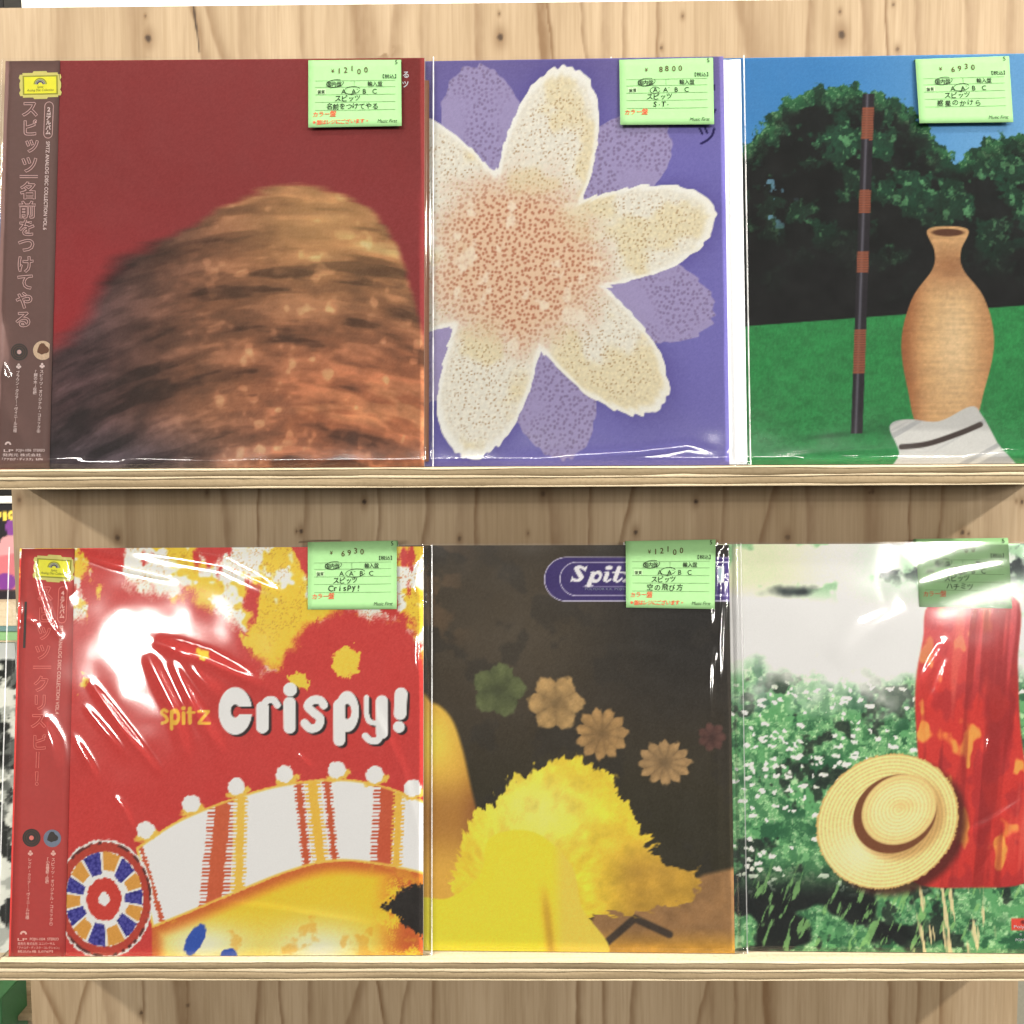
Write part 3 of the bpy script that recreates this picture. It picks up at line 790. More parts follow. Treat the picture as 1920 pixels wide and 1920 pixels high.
    def small(px, py):
        q = lambda p, w: seg_d(px, py, p) - w / 2
        L = [q(spline([(313, 1334), (307, 1331), (303, 1337), (311, 1344), (313, 1352), (304, 1356)], 5), 6), q([(322, 1334), (322, 1366)], 6.5), np.abs(np.hypot(px - 328, (py - 1344) / 1.6) - 7) - 3, q([(344, 1337), (344, 1356)], 7), np.hypot(px - 344, py - 1328) - 4,
             q([(356, 1328), (356, 1355)], 7), q([(352, 1336), (364, 1336)], 5), q([(372, 1334), (391, 1334)], 5), q([(390, 1335), (374, 1354)], 6), q([(373, 1356), (393, 1356)], 5)]
        return np.minimum.reduce(L)
    img = over(img, (246, 186, 70), cov(small(x, y), 1.0))
    img = over(img, (44, 34, 36), cov(title(x - 5, y - 4), 1.0)); img = over(img, (255, 253, 250), cov(title(x, y), 1.0))
    return grain(img, x, y, 9, 6)

def art_olive(x, y):
    """dark olive ground with soft pale blossoms, a yellow fluffy mound and a navy name plate"""
    img = np.zeros(x.shape + (3,)) + np.array([64, 55, 42])
    img = over(img, (38, 36, 34), sm(1000, 1300, x) * sm(1500, 1150, y)); img = over(img, (86, 76, 62), np.exp(-(((x - 960) / 120) ** 2 + ((y - 1200) / 110) ** 2)) * .7)
    img = over(img, (48, 45, 30), sm(1300, 1560, y) * .8)
    blot = fbm(x, y, 60, 4, 101, .55)
    img = over(img, (48, 44, 38), sm(.55, .68, blot) * .5); img = over(img, (104, 82, 60), sm(930, 800, x) * sm(.5, .66, fbm(x, y, 34, 3, 102)) * sm(1250, 1160, y) * .7)
    def blossom(cx, cy, r, n, col, ph, asp=1.0):
        nonlocal img
        a = np.arctan2((y - cy) * asp, x - cx); d = np.hypot(x - cx, (y - cy) * asp)
        R = r * (0.80 + .22 * np.abs(np.cos(a * n / 2 + ph))) + (vnoise(a * 9, d / 8, 104) - .5) * r * .12
        c = np.array(col, float) * (0.86 + .3 * fbm(x, y, 10, 3, 105))[..., None]
        c = c * (0.84 + .22 * np.abs(np.cos(a * n / 2 + ph)) ** .6 * sm(0, r * .8, d))[..., None]
        c = over(c, np.array(col) * .72, np.exp(-(d / (r * .24)) ** 2) * .8)
        img = over(img, c, cov(d - R, 3.5))
    blossom(935, 1294, 50, 5, (92, 100, 64), .3); blossom(1042, 1318, 52, 6, (176, 142, 92), 0); blossom(1128, 1376, 49, 11, (168, 132, 84), .4); blossom(1246, 1430, 50, 12, (162, 130, 88), .2, 1.2); blossom(1335, 1382, 26, 7, (92, 62, 56), 0)
    # ochre panel on the left, tan ground at the foot
    tan = poly_sd(x, y, [(1080, 1800), (1120, 1700), (1230, 1690), (1320, 1640), (1400, 1622), (1400, 1820), (1080, 1820)])
    tc = np.zeros(x.shape + (3,)) + np.array([158, 118, 76]); tc = over(tc, (206, 152, 54), sm(1735, 1790, y)); tc = over(tc, (66, 54, 44), cov(seg_d(x, y, [(1125, 1778), (1190, 1722), (1255, 1752)]) - 7, 3))
    tc = tc * (0.84 + .32 * fbm(x, y * 1.5, 30, 4, 106))[..., None]
    img = over(img, tc, cov(tan, 6))
    och = poly_sd(x, y, spline([(780, 1330), (812, 1318), (845, 1345), (866, 1400), (884, 1480), (906, 1580), (905, 1660), (860, 1700), (780, 1700)], 8, True))
    oc = np.zeros(x.shape + (3,)) + np.array([232, 178, 74]); oc = over(oc, (172, 116, 54), sm(1430, 1520, y) * sm(1640, 1540, y) * .8 + sm(850, 900, x) * .5); oc = over(oc, (246, 214, 84), np.exp(-(((x - 815) / 40) ** 2 + ((y - 1390) / 60) ** 2)))
    img = over(img, oc, cov(och, 5))
    ym = spline([(885, 1540), (930, 1500), (990, 1448), (1050, 1418), (1110, 1428), (1150, 1460), (1170, 1500), (1200, 1550), (1240, 1610), (1308, 1640), (1296, 1690), (1200, 1716), (1120, 1716), (1060, 1790), (860, 1790), (850, 1640)], 8, True)
    fluff = (fbm(np.arctan2(y - 1700, x - 960) * 420, np.hypot(x - 960, y - 1700) * .8, 22, 3, 107, .7) - .5) * 46
    dm = poly_sd(x, y, ym) + fluff
    mc = np.zeros(x.shape + (3,)) + np.array([250, 216, 62]); mc = over(mc, (206, 160, 60), sm(1090, 1200, x) * sm(1520, 1640, y)); mc = over(mc, (254, 240, 110), np.exp(-(((x - 1010) / 90) ** 2 + ((y - 1520) / 70) ** 2)))
    aa = np.arctan2(y - 1700, x - 960); rr = np.hypot(x - 960, y - 1700)
    mc = mc * (0.80 + .16 * fbm(x, y, 40, 4, 108) + .24 * fbm(aa * 260, rr * .9, 22, 3, 109))[..., None]
    img = over(img, mc, cov(dm, 4))
    yb = poly_sd(x, y, spline([(770, 1690), (840, 1684), (900, 1640), (920, 1570), (1000, 1560), (1070, 1620), (1090, 1700), (1125, 1800), (770, 1810)], 8, True))
    yc = np.zeros(x.shape + (3,)) + np.array([252, 226, 58]); yc = over(yc, (214, 170, 52), np.exp(-((x - 1024 - (y - 1700) * .12) / 9) ** 2) * sm(1640, 1720, y)); yc = over(yc, (240, 206, 92), sm(1030, 1060, x) * .7)
    img = over(img, yc, cov(yb, 2))
    # navy name plate with white keylines and the name
    def pill(x0, y0, y1):
        rr = (y1 - y0) / 2; cyy = (y0 + y1) / 2
        ccx = x0 + rr
        return np.where(x < ccx, np.hypot(x - ccx, y - cyy) - rr, np.abs(y - cyy) - rr)
    po = pill(1021, 1045, 1127); pi = pill(1050, 1054, 1117)
    img = over(img, (58, 44, 108), cov(po, 1)); img = over(img, (206, 200, 226), cov(np.abs(po) - .8, .8)); img = over(img, (206, 200, 226), cov(np.abs(pi) - .8, .8))
    X = (x - 980) * 4.571; Y = (y - 1020) * 4.571
    q = lambda p, w: seg_d(X, Y, p) - w / 2
    S_ = np.minimum.reduce([q(spline([(528, 214), (500, 198), (468, 200), (458, 222), (480, 246), (506, 270), (498, 300), (465, 313), (432, 304)], 6), 26), q(spline([(462, 212), (480, 246), (502, 282)], 5), 42), poly_sd(X, Y, [(556, 184), (540, 240), (520, 205)]), poly_sd(X, Y, [(424, 276), (408, 328), (446, 308)])])
    P_ = np.minimum.reduce([q([(606, 252), (566, 352)], 38), np.abs(np.hypot((X - 634 + (Y - 280) * .3) / .85, Y - 282) - 38) - 15, poly_sd(X, Y, [(574, 238), (624, 236), (606, 262)]), q([(536, 360), (600, 360)], 12)])
    I_ = np.minimum.reduce([q([(726, 252), (706, 306)], 36), ell_d(X, Y, 740, 204, 32, 19, -.1), q([(702, 240), (735, 240)], 10), q(spline([(700, 308), (722, 322), (752, 304)], 5), 16)])
    T_ = np.minimum.reduce([q([(826, 204), (790, 304)], 36), q([(772, 244), (866, 244)], 14), q(spline([(786, 306), (812, 322), (850, 296)], 5), 17)])
    Zz = np.minimum.reduce([q([(878, 250), (960, 250)], 24), q([(950, 254), (870, 316)], 20), q([(866, 318), (960, 318)], 20)])
    lo = np.minimum.reduce([S_, P_, I_, T_, Zz, q([(520, 362), (900, 362)], 5)])
    img = over(img, (236, 234, 244), cov(lo, 4))
    img = over(img, (232, 234, 240), cov(np.maximum(np.abs(x - 1352) - 6, np.abs(y - 1077) - 15), .8)); img = over(img, (168, 190, 206), cov(np.maximum(np.abs(x - 1350) - 2.6, np.abs(y - 1077) - 11), .8))
    return grain(img, x, y, 8, 7)

def art_meadow(x, y):
    """bright meadow with white flowers, an upright red cloth and a straw hat"""
    img = leafy(x, y, 121, (40, 92, 60), (92, 158, 100), (170, 214, 158), 34, .44); img = over(img, leafy(x, y, 141, (58, 112, 72), (120, 180, 120), (196, 228, 176), 12, .5), sm(.4, .6, fbm(x, y, 60, 3, 142)) * .7)
    img = over(img, (26, 34, 32), sm(.60, .70, fbm(x, y, 44, 4, 122, .6)) * .8)
    img = over(img, (16, 20, 22), sm(.42, .52, fbm(x, y, 70, 3, 123)) * sm(1600, 1690, y) * sm(1800, 1690, x) * .95)
    blades = fbm(x * 1.0 + y * .35, y * .28, 9, 3, 124); img = over(img, (132, 186, 110), sm(.62, .72, blades) * sm(1580, 1680, y) * .8)
    dd, wi = worley(x + (vnoise(x / 11, y / 11, 143) - .5) * 16, y * 1.3, 19, 125); fl = (1 - sm(.22, .36, dd + (vnoise(x / 4, y / 4, 126) - .5) * .3)) * (wi > .40 + .5 * sm(.6, .4, fbm(x, y, 90, 2, 144))) * sm(1250, 1300, y) * sm(1690, 1620, y)
    img = over(img, (238, 246, 226), fl * .95)
    # pale haze of light at the top
    n = fbm(x, y, 70, 4, 127, .6)
    top = sm(1360, 1240, y + (n - .5) * 150 + np.abs(x - 1620) * .12)
    tc = np.zeros(x.shape + (3,)) + np.array([246, 248, 240]); tc = over(tc, (214, 222, 184), sm(1150, 1080, y) * sm(1640, 1420, x)); tc = over(tc, (120, 176, 122), sm(.5, .6, n) * sm(1130, 1070, y + (x - 1400) * -.1) * .85); tc = over(tc, (188, 222, 190), sm(1500, 1650, x) * sm(1200, 1100, y) * .6)
    tc = over(tc, (52, 60, 62), np.maximum(cov(ell_d(x, y, 1497, 1110, 42, 9) + (n - .5) * 30, 6), sm(.52, .64, fbm(x, y, 40, 4, 129, .6)) * sm(1590, 1640, x) * sm(1110, 1060, y)))
    img = over(img, tc, top)
    # a red cloth and a straw hat
    stalk = fbm(x * 1.0 - (y - 1700) * .12, y * .12, 7, 2, 151); img = over(img, (232, 212, 160), sm(.60, .72, stalk) * sm(1640, 1670, y) * sm(1700, 1730, x) * sm(1880, 1840, x) * .9)
    cl = poly_sd(x, y, spline([(1752, 1126), (1902, 1118), (1908, 1250), (1916, 1390), (1944, 1560), (1930, 1650), (1830, 1664), (1712, 1652), (1730, 1560), (1722, 1430), (1716, 1300), (1730, 1200)], 6, True))
    cc = np.zeros(x.shape + (3,)) + np.array([196, 52, 46]); b = fbm(x * 1.3, y * .8, 46, 3, 131)
    cc = over(cc, (240, 160, 72), sm(.60, .70, b) * .9); cc = over(cc, (158, 40, 44), sm(.46, .34, b) * .6); cc = over(cc, (216, 110, 118), sm(1330, 1180, y) * .55)
    img = over(img, cc, cov(cl, 2.5))
    fold = fbm(x * 1.2 + y * .1, y * .10, 30, 3, 152); img = over(img, (120, 26, 28), sm(.60, .74, fold) * cov(cl, 3) * .5); img = over(img, (232, 120, 100), sm(.40, .28, fold) * cov(cl, 3) * .4)
    hx, hy, hr = 1664, 1540, -.6
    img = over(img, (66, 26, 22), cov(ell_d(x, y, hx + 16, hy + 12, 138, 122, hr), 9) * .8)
    sh = ell_d(x, y, hx, hy, 138, 122, hr)
    aa = np.arctan2(y - hy, x - hx)
    dc = np.zeros(x.shape + (3,)) + np.array([248, 222, 146]); dc = dc * (0.90 + .08 * np.sin(sh * .95) + .10 * vnoise(aa * 60, sh / 5, 153))[..., None]
    dc = over(dc, (206, 160, 92), sm(-6, 0, sh) * .7); dc = over(dc, (255, 240, 190), np.exp(-(((x - 1610) / 50) ** 2 + ((y - 1600) / 40) ** 2)) * .6)
    img = over(img, dc, cov(sh + (vnoise(aa * 40, aa * 0, 154) - .5) * 3, 1.6))
    cr = ell_d(x, y, hx + 22, hy - 22, 74, 62, hr); cb = ell_d(x, y, hx + 14, hy - 14, 82, 70, hr)
    img = over(img, (170, 122, 70), cov(ell_d(x, y, hx + 26, hy - 6, 86, 74, hr), 10) * .6)
    img = over(img, (112, 66, 40), cov(cb, 1.6))
    cc = np.zeros(x.shape + (3,)) + np.array([250, 228, 158]); cc = cc * (0.92 + .07 * np.sin(cr * 1.0) + .08 * vnoise(aa * 50, cr / 5, 155))[..., None]; cc = over(cc, (214, 172, 104), sm(-26, 0, cr) * .5 + np.exp(-(((x - hx - 30) / 26) ** 2 + ((y - hy + 30) / 12) ** 2)) * .5)
    img = over(img, cc, cov(cr, 1.6))
    # small red maker's label at the foot
    img = over(img, (214, 70, 56), cov(np.maximum(np.abs(x - 1918) - 22, np.abs(y - 1733) - 11), 1)); img = over(img, (120, 40, 36), cov(np.hypot(x - 1918, y - 1729) - 4, 1))
    return grain(img, x, y, 7, 9)
# ------------------------------------------------------------------ the six records
R1 = frame(796, 495, Z1, -0.0505, -0.0520, 0.3180)
R2 = frame(1361, 495, Z1, -0.0470, -0.0410)
R3 = frame(1941, 495, Z1, -0.0470, -0.0410)
R4 = frame(794, 1400, Z2, -0.0505, -0.0530, 0.3165)
R5 = frame(1371, 1400, Z2, -0.0475, -0.0415)
R6 = frame(1941, 1400, Z2, -0.0475, -0.0415)
GRP = "boxed records leaning on the plywood ledges"
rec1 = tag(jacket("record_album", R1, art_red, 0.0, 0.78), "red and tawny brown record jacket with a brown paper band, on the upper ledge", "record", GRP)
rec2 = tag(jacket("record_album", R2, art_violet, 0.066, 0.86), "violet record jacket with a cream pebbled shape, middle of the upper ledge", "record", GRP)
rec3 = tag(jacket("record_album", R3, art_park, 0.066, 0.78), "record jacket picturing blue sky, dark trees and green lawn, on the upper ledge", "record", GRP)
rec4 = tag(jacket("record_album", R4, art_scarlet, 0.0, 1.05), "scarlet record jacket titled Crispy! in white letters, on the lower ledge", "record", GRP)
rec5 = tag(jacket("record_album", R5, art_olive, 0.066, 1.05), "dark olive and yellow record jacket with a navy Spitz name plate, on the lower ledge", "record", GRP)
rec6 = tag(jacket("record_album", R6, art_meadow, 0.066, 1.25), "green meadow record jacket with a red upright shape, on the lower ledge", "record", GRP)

# small print on the fronts
def cover_print(r, root, name, mat, items):
    k = Ink()
    for (s_, x, y, em, kw) in items: k.text(s_, x, y, em, **kw)
    k.lay(name, surf_of(r), 0.00025, mat, root)
cover_print(R1, rec1, "title_lettering", M_WHITE, [("る", 761, 140, 14, dict(bold=.02)), ("ツ", 760, 158, 14, dict(bold=.02))])
cover_print(R5, rec5, "maker_lettering", M_BLUEG, [("POLYDOR K.K. POJH-1010", 1143, 1105, 6.4, dict(w=92))])
cover_print(R6, rec6, "maker_lettering", M_WHITE, [("Polydor", 1920, 1738.5, 8, dict(w=38)), ("POJH", 1912, 1763, 7, {}), ("®", 1914, 1752, 6, {})])

# white inner sleeve and a narrow brown strip standing out on the right
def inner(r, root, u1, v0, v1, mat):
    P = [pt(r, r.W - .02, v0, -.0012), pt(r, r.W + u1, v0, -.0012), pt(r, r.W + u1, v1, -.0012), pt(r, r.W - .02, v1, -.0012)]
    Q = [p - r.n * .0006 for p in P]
    mesh("side_strip", P + Q, [(0, 1, 2, 3), (7, 6, 5, 4), (0, 4, 5, 1), (1, 5, 6, 2), (2, 6, 7, 3), (3, 7, 4, 0)], mat, root)
inner(R1, rec1, .0034, .004, .2945, M_DULLBROWN)
inner(R2, rec2, .0132, .0005, .3095, M_WHITE)

# paper bands
def band(r, root, u0, u1, mat):
    us = np.linspace(u0, u1, 8); vs = np.linspace(0.0002, JH - .0002, 30)
    U, V = np.meshgrid(us, vs)
    h = 0.0006 + 0.0005 * sm(u1 - .004, u1, U) * (0.5 + .5 * np.sin(V * 22))
    f = pt(r, U, V, h); b_ = pt(r, U, V, h - .00028)
    return closed_sheet("paper_band", f, b_, mat, root)
BAND_H = 0.0009
def emblem(b, surf, cx, cy, s, tilt):
    """yellow cartouche with a notched frame and a rainbow"""
    c, sn = math.cos(tilt), math.sin(tilt)
    M = lambda pts: [(cx + (u * c - v * sn) * s, cy + (u * sn + v * c) * s) for u, v in pts]
    k = Ink()
    out = [(-38, -20), (-33, -20), (-33, -23), (-14, -23), (-12, -26), (12, -26), (14, -23), (33, -23), (33, -20), (38, -20), (40, -14), (37, -9), (39, -4), (39, 4), (37, 9), (40, 14), (38, 20), (33, 20), (33, 23), (14, 23), (12, 26), (-12, 26), (-14, 23), (-33, 23), (-33, 20), (-38, 20), (-40, 14), (-37, 9), (-39, 4), (-39, -4), (-37, -9), (-40, -14)]
    k.poly(M(out)); e = k.lay("emblem", surf, BAND_H, M_CREAMY, b)
    k = Ink(); k.poly(M([(-33, -18), (33, -18), (33, 18), (-33, 18)])); k.lay("emblem_frame", surf, BAND_H + .00012, M_OLIVE, b)
    k = Ink(); k.poly(M([(-30, -15.5), (30, -15.5), (30, 15.5), (-30, 15.5)])); k.lay("emblem_field", surf, BAND_H + .00024, M_YEL, b)
    for (rr, w, mt) in ((11.5, 2.2, M_OLIVE), (8.6, 2.2, M_BLUEG), (5.6, 2.6, M_NAVY)):
        k = Ink(); k.ring(cx, cy - 1 * s, rr * s, rr * s, w * s, tilt, math.pi * 1.02, math.pi * 1.98, 16); k.lay("rainbow_arc", surf, BAND_H + .00036, mt, b)
    k = Ink(); k.text("Spitz", cx, cy + 4 * s, 6 * s, rot=tilt, shear=.2); k.text("Analog Disc Collection", cx, cy + 10 * s, 6.5 * s, w=50 * s, rot=tilt, shear=.25)
    k.lay("emblem_lettering", surf, BAND_H + .00036, M_INK, b)

def band_print(b, surf, col, chars, em, pill, pill_chars, eng, disc1, disc2, club, cols, foot, m_out, m_txt, m_fade, pic):
    k = Ink()
    for (ch, x, y) in chars:
        if ch == "―": k.line([(x - 17, y - 2), (x + 17, y - 2), (x + 17, y + 2), (x - 17, y + 2)], 1.3, True)
        elif ch == "ー": k.line([(x - 2.5, y - 15), (x + 2.5, y - 15), (x + 1.5, y + 15), (x - 3.5, y + 15)], 1.3, True)
        else: k.text(ch, x, y, em, outline=.019, bold=.024, rot=-.05 * 0)
    k.lay("outlined_title", surf, BAND_H + .0003, m_out, b)
    k = Ink(); (px, py, hw, hh, tl) = pill
    pts = []
    for a in np.linspace(math.pi, 2 * math.pi, 9): pts.append((px + tl + hw * math.cos(a), py - hh + hw + hw * math.sin(a)))
    for a in np.linspace(0, math.pi, 9): pts.append((px - tl + hw * math.cos(a), py + hh - hw + hw * math.sin(a)))
    k.line(pts, 1.2, True); k.lay("pill_outline", surf, BAND_H, m_out, b)
    k = Ink()
    for (ch, x, y, e_) in pill_chars: k.text(ch, x, y, e_, bold=.03, sx=1.05)
    (s_, x, y, L, rot) = eng; k.text(s_, x, y, 9.5, w=L, rot=rot, bold=.012)
    for (x, y) in club:
        k.disc(x - 2.6, y + .6, 2.3, 2.3, 10); k.disc(x + 2.6, y + .6, 2.3, 2.3, 10); k.disc(x, y - 3.3, 2.3, 2.3, 10); k.poly([(x - .8, y), (x + .8, y), (x + 2, y + 4.5), (x - 2, y + 4.5)])
    for (s_, x0, y0, x1, y1, e_) in cols:
        n = len(s_)
        for i, ch in enumerate(s_):
            t = (i + .5) / n
            k.text("｜" if ch == "ー" else ch, x0 + (x1 - x0) * t, y0 + (y1 - y0) * t, e_, bold=.012)
    k.lay("band_lettering", surf, BAND_H, m_txt, b)
    k = Ink()
    for (s_, x, y, e_, w) in foot: k.text(s_, x, y, e_, w=w, bold=.01)
    k.lay("foot_lettering", surf, BAND_H, m_fade, b)
    (x, y, r_) = disc1
    k = Ink(); k.disc(x, y, r_, r_); o = k.lay("disc_picture", surf, BAND_H, M_VINYL, b)
    k = Ink(); k.ring(x, y, r_ * .55, r_ * .55, .7); k.ring(x, y, r_ * .8, r_ * .8, .6); k.lay("disc_grooves", surf, BAND_H + .00012, M_DULLBROWN, b)
    k = Ink(); k.disc(x, y, r_ * .26, r_ * .26, 16); k.lay("disc_label", surf, BAND_H + .0002, m_out, b)
    (x, y, r_) = disc2
    k = Ink(); k.disc(x, y, r_, r_); k.lay("round_picture", surf, BAND_H, pic[0], b)
    k = Ink(); rs = np.random.RandomState(4)
    q = [(x + r_ * .62 * (0.8 + .3 * rs.rand()) * math.cos(t), y - r_ * .1 + r_ * .6 * (0.75 + .4 * rs.rand()) * math.sin(t)) for t in np.linspace(0, 2 * math.pi, 15)[:-1]]
    k.poly(q); k.lay("round_picture_tone", surf, BAND_H + .00012, pic[1], b)

b1 = band(R1, rec1, -0.0004, 0.0412, M_BROWN)
f1 = surf_of(R1)
emblem(b1, f1, 75.5, 159.5, 1.0, -.02)
band_print(b1, f1, None, [("ス", 56, 205), ("ピ", 57, 239), ("ッ", 60, 274), ("ツ", 55, 309), ("―", 54, 331), ("名", 52, 357), ("前", 51, 393), ("を", 50, 427), ("つ", 49, 460), ("け", 48, 496), ("て", 47, 529), ("や", 45, 563), ("る", 43, 599)], 33,
    (91, 225, 8, 34, 1), [("2", 91.5, 205, 11), ("nd", 91.3, 213, 7), ("ア", 91, 221, 9.5), ("ル", 90.7, 230, 9.5), ("バ", 90.4, 239, 9.5), ("ム", 90, 248, 9.5)], ("SPITZ ANALOG DISC COLLECTION VOL.6", 87, 348, 166, math.pi / 2 + .035), (36, 660, 16), (80, 657, 18), [(35, 687), (79, 686)],
    [("スピッツ・オリジナル・コミック⑥", 78.5, 693, 72, 812, 7.6), ("「鰐の木」収録", 67.5, 693, 65, 740, 7.2), ("ブラウン・クリアー・ヴィニール仕様", 34, 695, 28, 811, 7.2)],
    [("LP", 16, 845, 7, 18), ("POJH-1006  STEREO", 57, 845, 7, 54), ("発売元 株式会社", 41, 853, 6, 72), ("「アナログ・ディスク」 5,076", 42, 861, 5.5, 76)], M_PINK, M_PALE, M_PALE, (M_CREAMD, M_DULLBROWN))
k = Ink(); k.ring(15, 834, 4.5, 4.5, 3.2, 0, math.pi, 2 * math.pi, 12); k.lay("maker_mark", f1, BAND_H, M_PALE, b1)

b4 = band(R4, rec4, 0.0016, 0.0434, M_REDBAND)
f4 = surf_of(R4)
emblem(b4, f4, 101, 1066, .98, .06)
band_print(b4, f4, None, [("ス", 84.5, 1113), ("ピ", 86, 1152), ("ッ", 83, 1188), ("ツ", 80, 1223), ("―", 79, 1251), ("ク", 77, 1282), ("リ", 75.5, 1317), ("ス", 72, 1352), ("ピ", 75, 1391), ("ー", 71, 1425), ("！", 69, 1460)], 32,
    (117, 1134, 8, 34, 1), [("4", 117.5, 1112, 11), ("th", 117.3, 1120, 7), ("ア", 117, 1128, 9.5), ("ル", 116.7, 1137, 9.5), ("バ", 116.4, 1146, 9.5), ("ム", 116, 1155, 9.5)], ("SPITZ ANALOG DISC COLLECTION VOL.4", 111, 1256, 166, math.pi / 2 + .05), (59, 1571, 17), (98, 1572, 16.5), [(57, 1600), (100, 1600)],
    [("スピッツ・オリジナル・コミック④", 100, 1608, 95.5, 1736, 7.8), ("「小音警報」収録", 90, 1607, 88, 1657, 7.2), ("レッド・クリアー・ヴィニール仕様", 56.5, 1608, 51, 1724, 7.4)],
    [("LP", 42, 1761.5, 7, 18), ("POJH-1004  STEREO", 83, 1761.5, 7, 54), ("発売元 株式会社 ユニバーサル", 68, 1769.5, 6, 70), ("「アナログ・ディスク・コレクション」", 72, 1777, 5.5, 78), ("税込価格 5,076円", 66, 1784, 5.5, 66)], M_ROSE, M_ROSEP, M_ROSEP, (M_BLUEG, M_VINYL))
k = Ink(); k.ring(44, 1752, 5, 5, 3.6, 0, math.pi, 2 * math.pi, 12); k.lay("maker_mark", f4, BAND_H, M_ROSEP, b4)
k = Ink(); k.poly([(46, 1128), (50.5, 1128), (47.5, 1215), (43, 1215)]); k.lay("spine_mark", f4, BAND_H + .0001, M_VINYL, b4)

# clear sleeves
film(R1, rec1, 0.0105, 0.0062, 0.0012, [([(-8, 868), (60, 863), (155, 857)], 6, 1.3, .5), ([(232, 859), (330, 862), (430, 865)], 5, 1.1, .5), ([(2, 600), (10, 650), (14, 710)], 12, 2.4, .6), ([(-6, 700), (20, 780), (60, 850)], 20, 1.2, .7)], 201)
film(R2, rec2, 0.0, 0.0150, 0.0012, [([(1000, 858), (1200, 846), (1290, 835), (1335, 846)], 7, .45, .8), ([(1366, 850), (1372, 835), (1380, 828)], 4, .8, .4), ([(1364, 856), (1374, 862), (1384, 872)], 4, .8, .4)], 203)
film(R3, rec3, 0.0, 0.0050, 0.0012, [([(1495, 865), (1580, 861), (1695, 854)], 5, 1.0, .6), ([(1818, 852), (1945, 846)], 6, 1.3, .5)], 205)
film(R4, rec4, 0.0090, 0.0058, 0.0012, [
    ([(60, 1045), (75, 1110), (95, 1165), (112, 1190)], 6, 1.2, .5), ([(108, 1035), (118, 1070), (132, 1120)], 11, 1.1, .6), ([(146, 1036), (210, 1056), (330, 1085)], 6, .8, .6),
    ([(285, 1200), (390, 1235), (500, 1288)], 12, 1.2, .7), ([(275, 1220), (330, 1330), (356, 1430)], 12, 1.2, .8), ([(320, 1230), (370, 1330), (425, 1415)], 11, 1.2, .8), ([(330, 1215), (380, 1270), (420, 1310)], 16, .9, .7),
    ([(172, 1280), (235, 1365), (305, 1452)], 7, 1.1, .7), ([(162, 1325), (200, 1370), (235, 1412)], 5, .6, .8), ([(140, 1380), (170, 1430), (190, 1465)], 6, .6, .8), ([(80, 1345), (100, 1390), (112, 1450)], 14, 1.3, .7),
    ([(45, 1165), (55, 1155), (70, 1170)], 5, .8, .4), ([(25, 1040), (24, 1080), (20, 1150)], 5, 1.2, .4), ([(14, 1230), (12, 1300), (10, 1350)], 5, 1.0, .4), ([(34, 1130), (32, 1175)], 5, 1.0, .4),
    ([(215, 1490), (240, 1520), (258, 1560)], 6, .6, .8), ([(560, 1410), (590, 1440)], 5, .5, .8), ([(690, 1300), (760, 1440), (790, 1560)], 8, .5, .8), ([(240, 1030), (420, 1060), (540, 1120)], 9, .6, .7),
    ([(788, 1060), (787, 1095), (786, 1110)], 6, 1.3, .5), ([(789, 1180), (787, 1240), (790, 1260)], 4, .8, .5), ([(330, 1680), (520, 1700), (760, 1740)], 8, .5, .8)], 207, big=.5e-3)
film(R5, rec5, 0.0, 0.0088, 0.0012, [([(1360, 1018), (1347, 1035), (1343, 1080), (1340, 1180)], 5, 1.4, .4), ([(1339, 1220), (1338, 1300), (1338, 1345)], 5, 1.1, .5), ([(1362, 1085), (1358, 1200), (1356, 1300)], 6, 1.3, .5), ([(1350, 1380), (1353, 1560), (1355, 1700)], 7, .5, .7), ([(800, 1120), (799, 1200), (806, 1290)], 6, .9, .6), ([(1050, 1230), (1200, 1220), (1320, 1240)], 14, .3, .8)], 209)
film(R6, rec6, 0.0, 0.0050, 0.0012, [([(1650, 1120), (1780, 1075), (1915, 1045)], 26, .5, .5), ([(1722, 1285), (1745, 1240), (1765, 1205)], 8, 1.1, .6), ([(1738, 1330), (1755, 1290), (1768, 1245)], 8, 1.1, .6), ([(1834, 1440), (1842, 1410), (1850, 1385)], 6, .9, .6), ([(1765, 1580), (1850, 1540), (1930, 1490)], 7, .6, .7), ([(1835, 1640), (1880, 1580), (1915, 1540)], 6, .6, .7), ([(1560, 1240), (1620, 1180), (1700, 1140)], 24, .9, .7)], 211, base=0.0034, big=.4e-3)

